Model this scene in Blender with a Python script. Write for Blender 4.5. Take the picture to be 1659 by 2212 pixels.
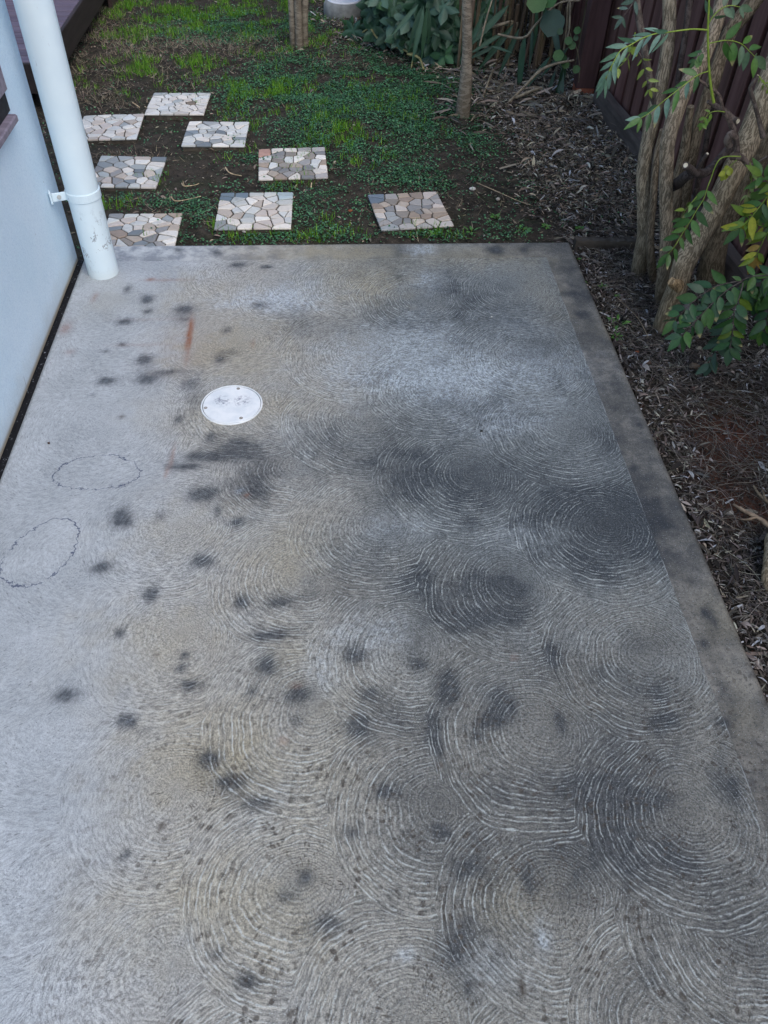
import bpy, math, random
import numpy as np
from mathutils import Vector, Matrix

random.seed(7); RNG = np.random.default_rng(11)
for o in list(bpy.data.objects): bpy.data.objects.remove(o)
S = bpy.context.scene
COL = S.collection

# ------------------------------------------------------------------ camera
CAM_H = 1.56478; YAW = .0819892; PITCH = .818677; ROLL = .0322584; FPX = 1727.5
PW, PH = 1659.0, 2212.0
def _basis():
    f = np.array([math.sin(YAW)*math.cos(PITCH), math.cos(YAW)*math.cos(PITCH), -math.sin(PITCH)])
    u = np.cross(f, [0, 0, 1]); u /= np.linalg.norm(u); v = np.cross(u, f)
    return f, math.cos(ROLL)*u + math.sin(ROLL)*v, -math.sin(ROLL)*u + math.cos(ROLL)*v
CF, CU, CV = _basis(); CO = np.array([0, 0, CAM_H])
cam_d = bpy.data.cameras.new('camera'); cam = bpy.data.objects.new('camera', cam_d); COL.objects.link(cam)
cam_d.sensor_fit = 'VERTICAL'; cam_d.sensor_height = 36.0; cam_d.sensor_width = 27.0
cam_d.lens = 36.0*FPX/PH; cam_d.clip_start = .02; cam_d.clip_end = 500
cam.matrix_world = Matrix(((CU[0], CV[0], -CF[0], CO[0]), (CU[1], CV[1], -CF[1], CO[1]), (CU[2], CV[2], -CF[2], CO[2]), (0, 0, 0, 1)))
S.camera = cam
S.render.resolution_x = 768; S.render.resolution_y = 1024

# ------------------------------------------------------------------ light
SUN_EL, SUN_AZ = math.radians(52), math.radians(150)     # azimuth measured from +y towards +x
W = bpy.data.worlds.new('World'); S.world = W; W.use_nodes = True
wn = W.node_tree; wn.nodes.clear()
sky = wn.nodes.new('ShaderNodeTexSky'); sky.sky_type = 'NISHITA'; sky.sun_disc = False
sky.sun_elevation = SUN_EL; sky.sun_rotation = SUN_AZ; sky.air_density = 1.0; sky.dust_density = 1.5; sky.ozone_density = 1.0
bg = wn.nodes.new('ShaderNodeBackground'); bg.inputs['Strength'].default_value = .15
wo = wn.nodes.new('ShaderNodeOutputWorld')
wn.links.new(sky.outputs[0], bg.inputs[0]); wn.links.new(bg.outputs[0], wo.inputs[0])
sd = bpy.data.lights.new('sun', 'SUN'); sd.energy = .6; sd.angle = math.radians(40); sd.color = (1, .95, .88)
sun = bpy.data.objects.new('sun', sd); COL.objects.link(sun); sun.location = (2, -3, 6)
sdir = Vector((math.sin(SUN_AZ)*math.cos(SUN_EL), math.cos(SUN_AZ)*math.cos(SUN_EL), math.sin(SUN_EL)))
sun.rotation_euler = sdir.to_track_quat('Z', 'Y').to_euler()
S.view_settings.view_transform = 'Standard'; S.view_settings.look = 'None'
S.view_settings.exposure = 1.0; S.view_settings.gamma = 1.0
S.render.engine = 'CYCLES'

# ------------------------------------------------------------------ helpers
def ray(px, py):
    return CF*FPX + CU*(px-PW/2) - CV*(py-PH/2)
def at(px, py, z=0.0):
    d = ray(px, py); return CO + d*((z-CO[2])/d[2])
def aty(px, py, Y):
    d = ray(px, py); return CO + d*(Y/d[1])
def atx(px, py, X):
    d = ray(px, py); return CO + d*(X/d[0])
def pxm(P):                                   # metres per photo pixel at P
    return float((np.asarray(P)-CO) @ CF)/FPX
GZ = -.06

def tag(o, label=None, cat=None, group=None, kind=None):
    if label: o['label'] = label
    if cat: o['category'] = cat
    if group: o['group'] = group
    if kind: o['kind'] = kind
    return o
def thing(name, loc, label, cat, group=None):
    o = bpy.data.objects.new(name, None); o.location = loc; o.empty_display_size = .05
    COL.objects.link(o); return tag(o, label, cat, group)
def link(name, me, mat, parent=None, smooth=False):
    o = bpy.data.objects.new(name, me); COL.objects.link(o)
    if mat: me.materials.append(mat)
    if smooth: me.polygons.foreach_set('use_smooth', [True]*len(me.polygons))
    if parent:
        o.parent = parent; o.matrix_parent_inverse = Matrix.Translation(-Vector(parent_world(parent)))
    return o
def parent_world(p):
    v = Vector(p.location)
    return v if p.type == 'EMPTY' else Vector((0, 0, 0))
def npmesh(name, V, F, C=None, attrs=None):
    """V (n,3), F (m,k) of one polygon size, C (n,3) colours"""
    V = np.asarray(V, np.float32); F = np.asarray(F, np.int32); k = F.shape[1]
    me = bpy.data.meshes.new(name)
    me.vertices.add(len(V)); me.vertices.foreach_set('co', V.ravel())
    me.loops.add(F.size); me.loops.foreach_set('vertex_index', F.ravel())
    me.polygons.add(len(F)); me.polygons.foreach_set('loop_start', np.arange(0, F.size, k, dtype=np.int32))
    me.polygons.foreach_set('loop_total', np.full(len(F), k, np.int32))
    if C is not None:
        a = me.color_attributes.new('col', 'FLOAT_COLOR', 'POINT')
        a.data.foreach_set('color', np.c_[np.asarray(C, np.float32), np.ones(len(V), np.float32)].ravel())
    for n, val in (attrs or {}).items():
        a = me.attributes.new(n, 'FLOAT', 'POINT'); a.data.foreach_set('value', np.asarray(val, np.float32))
    me.update(calc_edges=True); me.validate()
    return me

class MB:
    def __init__(s): s.v = []; s.f = []; s.c = []
    def add(s, vs, fs, c=(1, 1, 1)):
        b = len(s.v); s.v += [tuple(map(float, v)) for v in vs]; s.f += [tuple(i+b for i in f) for f in fs]
        s.c += [c]*len(vs) if not isinstance(c, list) else c
    def box(s, p0, p1, c=(1, 1, 1), bev=0.0, M=None):
        x0, y0, z0 = p0; x1, y1, z1 = p1; b = bev
        vs = []
        if b <= 0:
            for z in (z0, z1):
                vs += [(x0, y0, z), (x1, y0, z), (x1, y1, z), (x0, y1, z)]
            fs = [(3, 2, 1, 0), (4, 5, 6, 7), (0, 1, 5, 4), (1, 2, 6, 5), (2, 3, 7, 6), (3, 0, 4, 7)]
        else:
            rings = [(z0, b), (z0+b, 0), (z1-b, 0), (z1, b)]
            for z, i in rings:
                vs += [(x0+i, y0+b, z), (x0+b, y0+i, z), (x1-b, y0+i, z), (x1-i, y0+b, z), (x1-i, y1-b, z), (x1-b, y1-i, z), (x0+b, y1-i, z), (x0+i, y1-b, z)]
            fs = [tuple(range(7, -1, -1)), tuple(range(24, 32))]
            for r in range(3):
                for k in range(8):
                    a = r*8+k; d = r*8+(k+1) % 8; fs.append((a, d, d+8, a+8))
        if M is not None: vs = [tuple(M @ Vector(v)) for v in vs]
        s.add(vs, fs, c)
    def tube(s, pts, rad, seg=10, c=(1, 1, 1), cap=True, rough=0.0, sub=4, seed=0, cend=None):
        P = [np.asarray(p, float) for p in pts]
        if sub > 1 and len(P) > 2:
            Q = []; R = []
            for i in range(len(P)-1):
                a = P[max(i-1, 0)]; b_ = P[i]; d = P[i+1]; e = P[min(i+2, len(P)-1)]
                for k in range(sub):
                    t = k/sub
                    Q.append(.5*((2*b_)+(-a+d)*t+(2*a-5*b_+4*d-e)*t*t+(-a+3*b_-3*d+e)*t**3)); R.append(rad[i]*(1-t)+rad[i+1]*t)
            Q.append(P[-1]); R.append(rad[-1])
        else: Q, R = P, list(rad)
        rr = random.Random(seed); ph = [rr.uniform(0, 6.28) for _ in range(6)]
        n = len(Q); vs = []; ref = np.array([.3, 1, .1])
        for i in range(n):
            t = Q[min(i+1, n-1)]-Q[max(i-1, 0)]; t = t/(np.linalg.norm(t)+1e-9)
            a = np.cross(t, ref); a /= np.linalg.norm(a)+1e-9; b_ = np.cross(t, a)
            L = float(i)
            for k in range(seg):
                th = 2*math.pi*k/seg
                w = 1+rough*(.5*math.sin(3*th+ph[0]+.25*L)+.35*math.sin(5*th+ph[1]-.4*L)+.3*math.sin(2*th+ph[2]+.9*L)+.3*math.sin(1.7*L+ph[3]))
                vs.append(Q[i]+(a*math.cos(th)+b_*math.sin(th))*R[i]*w)
        fs = [(i*seg+k, i*seg+(k+1) % seg, (i+1)*seg+(k+1) % seg, (i+1)*seg+k) for i in range(n-1) for k in range(seg)]
        s.add(vs, fs, c)
        if cap:
            b = len(s.v); top = vs[-seg:]; s.add(top, [tuple(range(seg))], cend or c)
            s.add(vs[:seg], [tuple(range(seg-1, -1, -1))], c)
        return Q
    def build(s, name, mat, parent=None, smooth=False):
        me = bpy.data.meshes.new(name); me.from_pydata(s.v, [], s.f)
        a = me.color_attributes.new('col', 'FLOAT_COLOR', 'POINT')
        a.data.foreach_set('color', np.c_[np.asarray(s.c, np.float32), np.ones(len(s.v), np.float32)].ravel())
        me.update(); return link(name, me, mat, parent, smooth)

def lattice(seed):
    return np.random.default_rng(seed).random((256, 256))
_L = {}
def vnoise(x, y, f, seed=0):
    if seed not in _L: _L[seed] = lattice(seed)
    g = _L[seed]; X = np.asarray(x)*f+1000.3; Y = np.asarray(y)*f+1000.7
    i = np.floor(X).astype(int); j = np.floor(Y).astype(int); u = X-i; v = Y-j
    u = u*u*(3-2*u); v = v*v*(3-2*v); i &= 255; j &= 255; i1 = (i+1) & 255; j1 = (j+1) & 255
    return (g[i, j]*(1-u)+g[i1, j]*u)*(1-v)+(g[i, j1]*(1-u)+g[i1, j1]*u)*v
def fbm(x, y, f, seed=0, o=4):
    r = 0; a = .5
    for k in range(o): r = r+a*vnoise(x, y, f*2**k, seed+k); a *= .5
    return r/(1-.5**o)

# ------------------------------------------------------------------ node helper
class NT:
    def __init__(s, name):
        s.m = bpy.data.materials.new(name); s.m.use_nodes = True; s.t = s.m.node_tree; s.t.nodes.clear()
        s.out = s.t.nodes.new('ShaderNodeOutputMaterial'); s.b = s.t.nodes.new('ShaderNodeBsdfPrincipled')
        s.t.links.new(s.b.outputs[0], s.out.inputs[0])
        s.pos = s.t.nodes.new('ShaderNodeTexCoord').outputs['Object']
    def put(s, sock, v):
        if isinstance(v, bpy.types.NodeSocket): s.t.links.new(v, sock)
        elif v is not None:
            if sock.type == 'RGBA' and len(v) == 3: v = (*v, 1)
            sock.default_value = v
    def math(s, op, a, b=None, c=None, clamp=False):
        n = s.t.nodes.new('ShaderNodeMath'); n.operation = op; n.use_clamp = clamp
        for k, v in enumerate((a, b, c)):
            if v is not None: s.put(n.inputs[k], v)
        return n.outputs[0]
    def vec(s, op, a, b=None, scale=None):
        n = s.t.nodes.new('ShaderNodeVectorMath'); n.operation = op; s.put(n.inputs[0], a)
        if b is not None: s.put(n.inputs[1], b)
        if scale is not None: s.put(n.inputs['Scale'], scale)
        return n.outputs['Value'] if op in ('DISTANCE', 'LENGTH', 'DOT_PRODUCT') else n.outputs[0]
    def mix(s, f, a, b, mode='MIX'):
        n = s.t.nodes.new('ShaderNodeMix'); n.data_type = 'RGBA'; n.blend_type = mode; n.clamp_factor = True
        s.put(n.inputs[0], f); s.put(n.inputs[6], a); s.put(n.inputs[7], b); return n.outputs[2]
    def vmix(s, f, a, b):
        n = s.t.nodes.new('ShaderNodeMix'); n.data_type = 'VECTOR'
        s.put(n.inputs[0], f); s.put(n.inputs[4], a); s.put(n.inputs[5], b); return n.outputs[1]
    def noise(s, v, scale, detail=4, rough=.55, color=False):
        n = s.t.nodes.new('ShaderNodeTexNoise'); s.put(n.inputs['Vector'], v); n.inputs['Scale'].default_value = scale
        n.inputs['Detail'].default_value = detail; n.inputs['Roughness'].default_value = rough
        return n.outputs[1 if color else 0]
    def voro(s, v, scale, feat='F1', out='Distance', rnd=1):
        n = s.t.nodes.new('ShaderNodeTexVoronoi'); n.feature = feat; s.put(n.inputs['Vector'], v); n.inputs['Scale'].default_value = scale
        n.inputs['Randomness'].default_value = rnd
        return n.outputs[out]
    def ramp(s, v, a, b, lo=0., hi=1., smooth=True):
        n = s.t.nodes.new('ShaderNodeMapRange'); n.interpolation_type = 'SMOOTHSTEP' if smooth else 'LINEAR'
        s.put(n.inputs[0], v)
        for k, x in enumerate((a, b, lo, hi)): s.put(n.inputs[k+1], x)
        return n.outputs[0]
    def scale(s, v, xyz):
        return s.vec('MULTIPLY', v, xyz)
    def attr(s, n_, color=False):
        n = s.t.nodes.new('ShaderNodeAttribute'); n.attribute_name = n_; return n.outputs['Color' if color else 'Fac']
    def xyz(s, v):
        n = s.t.nodes.new('ShaderNodeSeparateXYZ'); s.put(n.inputs[0], v); return n.outputs
    def comb(s, x, y, z=0.0):
        n = s.t.nodes.new('ShaderNodeCombineXYZ'); s.put(n.inputs[0], x); s.put(n.inputs[1], y); s.put(n.inputs[2], z); return n.outputs[0]
    def bump(s, h, strength=.4, dist=.002):
        n = s.t.nodes.new('ShaderNodeBump'); n.inputs['Strength'].default_value = strength; n.inputs['Distance'].default_value = dist
        s.put(n.inputs['Height'], h); s.t.links.new(n.outputs[0], s.b.inputs['Normal'])
    def done(s, col, rough=.7, spec=.4):
        s.put(s.b.inputs['Base Color'], col); s.put(s.b.inputs['Roughness'], rough); s.put(s.b.inputs['Specular IOR Level'], spec); return s.m

def simple_mat(name, a, b, scale=(8, 8, 8), rough=.7, spec=.3, bump=.3, bd=.002, attr=False, lo=.35, hi=.65):
    n = NT(name); v = n.scale(n.pos, scale); f = n.ramp(n.noise(v, 1, 6, .6), lo, hi)
    c = n.mix(f, a, b)
    if attr: c = n.mix(1.0, c, n.attr('col', True), 'MULTIPLY')
    n.bump(n.noise(v, 2.2, 5, .65), bump, bd); return n.done(c, rough, spec)

# ================================================================== SLAB
SX0, SX1, SY0, SY1 = -.925, .940, -1.6, 2.897
JX, JY = .823, 2.775                                    # the trowelled border inside the edges
# swirls left by the trowel: (photo centre x, y, radius in metres)
SW = [(807,605,.30),(788,755,.29),(513,730,.27),(538,587,.26),(807,899,.29),(950,837,.25),(1225,918,.28),(1019,1018,.28),(838,1130,.265),
      (913,640,.27),(1150,768,.27),(1119,618,.26),(657,1000,.26),(563,868,.26),(664,1235,.25),(902,1395,.25),(690,1530,.255),(391,1366,.25),
      (382,1133,.26),(400,1690,.245),(1117,1254,.255),(1316,1133,.27),(1404,1405,.25),(1175,1565,.26),(953,1735,.235),(1500,1745,.24),
      (1201,1930,.225),(660,1900,.235),(900,2200,.22),(1540,2230,.24),(380,2080,.24),(1300,2420,.24),(620,2380,.24),(300,700,.27),(250,900,.27),(640,620,.25),(660,850,.24),
      (150,1520,.28),(80,1800,.27),(40,1350,.27),(200,1190,.27),(150,960,.28),(240,760,.27),(120,2080,.26),(250,640,.27),(30,1600,.27),(-60,2000,.27),(60,1100,.27),(1620,1980,.25),(1660,2250,.25)]
sw = [(at(a, b)[:2], r) for a, b, r in SW]
sw.sort(key=lambda t: (round((t[0][0]+.1)/.27), t[0][1]))

# stains: photo x, y, half width, half height, strength
DK = [(318,645,18,9,.7),(275,625,10,7,.6),(320,672,12,6,.6),(270,695,22,7,.6),(262,745,12,5,.5),(228,758,8,4,.5),(314,778,20,10,.9),(320,817,30,11,.7),
 (365,803,40,8,.5),(230,823,22,9,.8),(200,852,8,4,.4),(400,668,26,10,.7),(395,690,20,8,.4),(455,985,60,11,.8),(400,1008,40,8,.7),(510,960,60,22,.5),(437,1067,30,15,1),(262,1117,24,16,.9),
 (275,1130,12,9,.7),(345,1118,18,14,.35),(470,1105,12,12,.5),(513,1128,20,9,.7),(545,1060,50,40,.5),(440,1210,24,13,.8),(218,1225,26,9,.8),(325,1285,18,16,.95),
 (522,1300,16,14,.9),(605,1300,45,18,.6),(260,1367,11,10,.8),(398,1415,11,8,.8),(392,1443,14,8,.8),(412,1480,28,12,.8),(590,1372,55,14,.8),(575,1437,26,20,.95),
 (545,1495,18,14,.5),(645,1497,34,20,.8),(140,1500,30,7,.7),(277,1558,22,14,.95),(313,1582,12,8,.35),(450,1640,26,18,.9),(500,1690,36,26,.7),(560,1735,50,18,.5),(270,1850,16,12,.6),
 (835,1710,22,12,.8),(660,1895,20,18,.7),(955,1795,18,12,.8),(765,1415,26,20,.8),(905,1435,25,14,.6),(910,1245,22,25,.8),(1195,1413,18,20,.8),(968,1485,25,28,.8),
 (1085,1520,26,26,.9),(1060,1560,30,16,.5),(1210,1560,10,18,.9),(940,1590,16,34,.75),(1030,1590,16,12,.6),(1145,1905,12,22,.7),(1380,1730,60,20,.7),(1330,1800,30,55,.65),(1440,1558,34,14,.8),
 (1525,1325,14,14,.8),(1545,1345,14,12,.5),(1520,1392,10,9,.8),(1258,678,14,7,.6),(1070,540,22,12,.7),(1130,541,14,8,.6),(385,540,14,6,.5),(470,545,14,6,.5),(515,573,22,7,.6),(575,577,12,3,.9),
 (475,775,16,8,.6),(500,760,30,10,.3),(410,830,25,12,.4),(385,905,12,10,.6),(455,945,14,8,.6),(420,870,30,40,.3),(560,660,24,8,.5),(490,712,14,7,.5),(800,1500,30,18,.5),(770,1570,30,24,.6),
 (1000,1880,26,14,.6),(700,2000,50,30,.5),(620,1935,30,20,.45),(760,1800,24,18,.45),(1440,1500,50,30,.4),(1560,1560,30,12,.5),(1590,1700,30,40,.4),(1090,1270,40,26,.5),(1090,1330,50,20,.5),
 (1000,1340,40,24,.5),(1010,2140,10,20,.4),(540,2120,36,26,.6),(470,2060,24,14,.4),(1380,920,10,8,.5),(1370,1010,14,8,.4),(1390,1100,40,18,.4),(1290,1075,60,22,.5),(1375,1120,60,22,.5),(860,600,16,8,.3),
 (990,2060,30,40,.3),(640,1560,24,16,.4),(890,1070,30,10,.5),(1450,1860,60,50,.35),(1250,1700,60,30,.3),(1560,1480,16,60,.25)]
DKB = [(830,1000,130,70,.55),(1000,1040,140,55,.65),(1250,1090,150,45,.6),(950,900,160,60,.35),(750,1262,80,60,.45),(1000,1300,140,70,.35),(1330,1200,110,60,.45),(760,1180,80,60,.35),
 (960,665,110,40,.35),(1150,1000,120,50,.45),(560,1000,60,50,.5),(860,1560,90,60,.4),(1000,1700,180,60,.3),(700,960,60,40,.4),(1200,1420,180,60,.25),(1320,960,60,160,.25),(1350,850,60,60,.3),(1250,640,40,60,.25),
 (1150,1850,160,60,.25),(1400,1650,140,90,.4),(1330,1800,100,120,.3),(900,1850,120,80,.3),(1010,2020,60,120,.25),(1580,2000,120,160,.3),(640,700,50,30,.35),(800,700,120,24,.35),(1040,700,100,40,.3),(1180,1500,150,90,.25)]
LT = [(900,730,120,40,.6),(960,815,170,50,.9),(620,640,70,22,.6),(520,655,60,16,.5),(925,610,36,22,.6),(1075,905,80,36,.7),(850,1140,70,30,.4),(905,540,30,12,.7),(1190,790,70,40,.4),(800,1370,100,40,.4),(780,790,90,40,.35),
 (640,660,50,16,.4),(1130,700,70,26,.35),(1120,1160,60,30,.3),(520,1060,9,6,1.0),(1170,2030,14,30,.7),(870,2060,20,12,.6),(1060,2100,60,50,.3),(700,1450,30,40,.35)]
TN = [(790,545,170,18,.7),(1050,560,120,20,.5),(800,600,110,45,.6),(430,640,90,50,.45),(480,760,110,55,.6),(560,720,60,50,.4),(400,1150,140,60,.4),(330,1400,150,110,.45),(420,1640,150,110,.7),(330,1960,180,120,.55),(620,1200,90,60,.5),
 (620,1420,80,60,.4),(460,900,80,50,.4),(350,900,60,40,.25),(620,880,60,30,.3),(570,1980,120,120,.4),(680,1700,100,80,.35),(1560,1340,40,60,.35),(1600,1520,40,60,.3),(1100,1930,90,60,.4),(1180,640,40,80,.3),(1330,700,60,30,.3),(230,650,40,30,.3),(700,1540,60,60,.3)]
RU = [(412,704,5,16,1),(409,724,5,16,1),(407,744,4.5,14,1),(404,775,5,14,.35),(372,975,3,14,.55),(367,1000,3,14,.75),(361,1022,3,9,.55),(532,1070,6,4,.5),(545,742,2.5,9,.6),(360,605,40,2.5,.35),(325,604,8,3,.7),(142,708,12,12,.45),(205,640,6,10,.4),(400,745,70,60,.12),(300,745,50,3,.2),(330,690,60,2,.2),
 (612,1600,9,7,.4),(640,1480,10,6,.3),(150,760,10,6,.3),(1110,1420,5,6,.4)]
BR = [(350,1785,9,8,.9),(356,1779,5,6,.7),(262,900,9,4,.7),(1130,2125,7,16,.95),(1133,2140,9,9,.95),(1128,2100,3,9,.9),(170,1885,14,6,.35),(175,1872,12,5,.3),(1128,2190,4,4,.9),(660,2000,8,6,.5),(520,1725,8,6,.4),(700,1520,7,6,.4),(330,1520,8,5,.3),(340,1415,8,6,.3)]

def edge_coords(a, b, st): return np.linspace(a, b, int(round((b-a)/st))+1)
gx = edge_coords(SX0, SX1, .0095)
gy = np.r_[edge_coords(SY0, .1, .05)[:-1], edge_coords(.1, SY1, .0095)]
GX, GY = np.meshgrid(gx, gy); X = GX.ravel(); Y = GY.ravel()
def stain(lst, wob=.3, seed=3, hard=1.0):
    out = np.zeros_like(X)
    wx = (fbm(X, Y, 28, seed)-.5); wy = (fbm(X, Y, 28, seed+9)-.5)
    for (a, b, rx, ry, s_) in lst:
        c = at(a, b); ex = np.linalg.norm(at(a+rx, b)-c); ey = np.linalg.norm(at(a, b+ry)-c)
        if lst is DK and rx < 36: ex, ey = ex*.92, max(ey*1.15, ex*.62)
        dx = (X-c[0])/ex+wx*wob*2.2; dy = (Y-c[1])/ey+wy*wob*2.2
        d2 = dx*dx+dy*dy
        g = np.exp(-(d2)**hard*.8) if lst is not DK else .95*np.exp(-d2*1.7)+.40*np.exp(-d2*.42)
        out = 1-(1-out)*(1-np.clip(s_*g, 0, 1))
    return out
A_dark = np.clip(stain(DK, .38, 3, .9)*1.4, 0, 1)
A_big = stain(DKB, .6, 23)
zone = 1/(1+np.exp(-(X-.02)/.12))                       # weathered outside the eaves' drip line
nb = fbm(X, Y, 3.2, 40, 5); n2 = fbm(X, Y, 11, 60, 4)
A_dark = np.clip(A_dark+A_big*1.3+zone*np.clip((nb-.44)*1.9, 0, .7)*.7+zone*np.clip((n2-.54)*3.0, 0, 1)*.55, 0, 1)
A_lite = stain(LT+[(a+2, b-1, 3.6, 2.6, .75) for a, b, rx, ry, s_ in DK if s_ >= .7 and 15 < rx < 40 and ry > 8], .7, 33)
A_tan = np.clip(stain(TN, .7, 43)*(.6+1.1*fbm(X, Y, 6, 70)), 0, 1)
A_rust = stain(RU, .35, 53); A_brown = stain(BR, .8, 63, 2.0)
A_rid = np.clip(.06+1.0/(1+np.exp(-(X+.38-.5*(nb-.5))/.10)), 0, 1)*(.85+.15*np.clip((1.9-Y)/.8, 0, 1))*np.clip(.45+1.7*(fbm(X, Y, 4.5, 210)-.2), .35, 1)
A_rid = np.clip(A_rid+np.clip((1.0-Y)*.5, 0, .25)/(1+np.exp(-(X+.42)/.07)), 0, 1)
Z = np.zeros_like(X)+.0006*(fbm(X, Y, 30, 80)-.5)+.0015*(fbm(X, Y, 3, 82)-.5)
edge_r = .009+.004*fbm(X, Y, 25, 90)
for dd in (SX1-X, SY1-Y):
    q_ = np.clip(1-dd/edge_r, 0, 1); Z -= (1-np.sqrt(1-np.clip(q_, 0, .98)**2))*.009
ny, nx = GX.shape
idx = np.arange(nx*ny).reshape(ny, nx)
F = np.stack([idx[:-1, :-1], idx[:-1, 1:], idx[1:, 1:], idx[1:, :-1]], -1).reshape(-1, 4)
V = np.c_[X+.003*(fbm(X, Y, 9, 95)-.5)*(X > SX1-.02), Y+.003*(fbm(X, Y, 9, 96)-.5)*(Y > SY1-.02), Z]
rim = np.r_[idx[0, :-1], idx[:-1, -1], idx[-1, :0:-1], idx[:0:-1, 0]]
base = len(V); low = V[rim].copy(); low[:, 2] = -.13
V = np.r_[V, low]; n = len(rim); k = np.arange(n)
F = np.r_[F, np.stack([rim, base+k, base+(k+1) % n, rim[(k+1) % n]], -1)]
ext = lambda a: np.r_[a, a[rim]]
slab_me = npmesh('patio_slab', V, F, None, dict(dark=ext(A_dark), lite=ext(A_lite), tan=ext(A_tan), rust=ext(A_rust), brown=ext(A_brown), rid=ext(A_rid)))

def slab_material():
    n = NT('swirled_concrete'); P = n.pos; p = n.xyz(P)
    P2 = n.comb(p[0], p[1], 0.0)
    wob = n.vec('SUBTRACT', n.noise(P2, 9, 3, .6, True), (.5, .5, .5))
    Pw = n.vec('ADD', P2, n.vec('SCALE', wob, scale=.05)); Pw = n.vec('MULTIPLY', Pw, (1, 1, 0))
    cen = n.comb(-1.6, 4.5)
    for (c, r) in sw:
        d = n.vec('DISTANCE', Pw, (c[0], c[1], 0))
        cen = n.vmix(n.math('LESS_THAN', d, r), cen, (c[0], c[1], 0))
    w2 = n.vec('SUBTRACT', n.noise(P2, 26, 3, .6, True), (.5, .5, .5))
    w3 = n.vec('SUBTRACT', n.noise(P2, 5, 2, .5, True), (.5, .5, .5))
    Pr = n.vec('ADD', P2, n.vec('SCALE', w2, scale=.009)); Pr = n.vec('ADD', Pr, n.vec('SCALE', w3, scale=.06)); Pr = n.vec('MULTIPLY', Pr, (1, 1, 0))
    rel = n.vec('SUBTRACT', Pr, cen); rx = n.xyz(rel); d = n.vec('LENGTH', rel); ang = n.math('ARCTAN2', rx[1], rx[0])
    d0 = d; d = n.math('MULTIPLY', d, n.math('ADD', 1.0, n.math('MULTIPLY', n.math('COSINE', n.math('SUBTRACT', ang, .75)), .20)))
    arc = n.math('MULTIPLY', ang, 7.0)
    ring = n.noise(n.comb(n.math('MULTIPLY', d, 120.0), arc, n.xyz(cen)[0]), 1.0, 2, .5)
    ph = n.math('ADD', n.math('MULTIPLY', d, 2*math.pi/.0068), n.math('MULTIPLY', ring, 4.5))
    ph2 = n.math('ADD', n.math('MULTIPLY', d, 2*math.pi/.0112), n.math('MULTIPLY', ring, 9.0))
    sn = n.math('ADD', n.math('MULTIPLY', n.math('SINE', ph), .68), n.math('MULTIPLY', n.math('SINE', ph2), .42))
    frag = n.noise(n.comb(n.math('MULTIPLY', d, 190.0), n.math('MULTIPLY', ang, 30.0), 3.3), 1.0, 3, .6)
    patch = n.noise(P2, 16, 4, .6)
    brk = n.noise(n.comb(n.math('MULTIPLY', d, 60.0), n.math('MULTIPLY', ang, 52.0), 7.7), 1.0, 4, .7)
    fg = n.math('ADD', n.math('MULTIPLY', n.math('ADD', frag, brk), .5), n.math('MULTIPLY', n.math('SUBTRACT', patch, .5), .7))
    grit = n.noise(P2, 520, 2, .8)
    fg = n.math('ADD', fg, n.math('MULTIPLY', n.math('SUBTRACT', grit, .5), 1.1))
    ridge = n.math('MULTIPLY', n.math('MULTIPLY', n.ramp(sn, .30, .82), n.ramp(fg, .47, .57)), n.ramp(d0, 0.01, .13, .18, 1.0))
    groove = n.math('MULTIPLY', n.ramp(sn, -.1, -.95), n.ramp(frag, .62, .42))
    st1 = n.noise(n.comb(n.math('MULTIPLY', d, 300.0), n.math('MULTIPLY', ang, 16.0), 5.5), 1.0, 3, .65)
    st2 = n.noise(n.comb(n.math('MULTIPLY', d, 560.0), n.math('MULTIPLY', ang, 60.0), 9.1), 1.0, 2, .7)
    streak = n.math('ADD', n.math('MULTIPLY', st1, .6), n.math('MULTIPLY', st2, .4))
    inner = n.math('MULTIPLY', n.math('LESS_THAN', p[0], JX), n.math('LESS_THAN', p[1], JY))
    rid = n.math('MULTIPLY', n.attr('rid'), inner)
    dark, lite, tan, rust, brown = [n.attr(a) for a in ('dark', 'lite', 'tan', 'rust', 'brown')]
    fine = n.noise(P2, 420, 3, .7); mid = n.noise(P2, 70, 5, .7); big = n.noise(P2, 6, 5, .6)
    col = n.mix(n.ramp(big, .3, .7), (.34, .36, .37), (.42, .44, .45))
    right = n.ramp(p[0], -.55, .25)
    col = n.mix(n.math('MULTIPLY', right, .75), col, n.mix(n.ramp(n.math('ADD', p[1], n.math('MULTIPLY', big, .8)), 1.1, 1.9), (.215, .190, .148), (.158, .172, .170)))
    band = n.math('MULTIPLY', n.math('MULTIPLY', n.ramp(p[0], -.62, -.28), n.ramp(p[0], .30, -.05)), n.ramp(n.noise(P2, 3.2, 4, .6), .30, .58, .35, 1.0))
    col = n.mix(n.math('MULTIPLY', band, .75), col, (.330, .306, .262))
    bord = n.math('MULTIPLY', n.math('SUBTRACT', 1.0, inner), n.ramp(p[0], .2, .85))
    col = n.mix(n.math('MULTIPLY', bord, .8), col, n.mix(n.ramp(big, .38, .62), (.135, .124, .110), (.260, .238, .210)))
    blo = n.ramp(n.noise(P2, 17, 5, .7), .36, .64); col = n.mix(n.math('SUBTRACT', 1.0, inner), col, n.mix(1.0, col, n.mix(blo, (.66, .67, .70), (1.28, 1.26, 1.22)), 'MULTIPLY'))
    col = n.mix(n.math('MULTIPLY', tan, .95), col, (.330, .290, .205))
    col = n.mix(n.math('MULTIPLY', lite, n.ramp(mid, .35, .6, .25, .95)), col, (.50, .56, .62))
    gr = n.math('ADD', n.math('MULTIPLY', mid, .45), n.math('ADD', n.math('MULTIPLY', fine, .3), n.math('MULTIPLY', streak, .25)))
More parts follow.
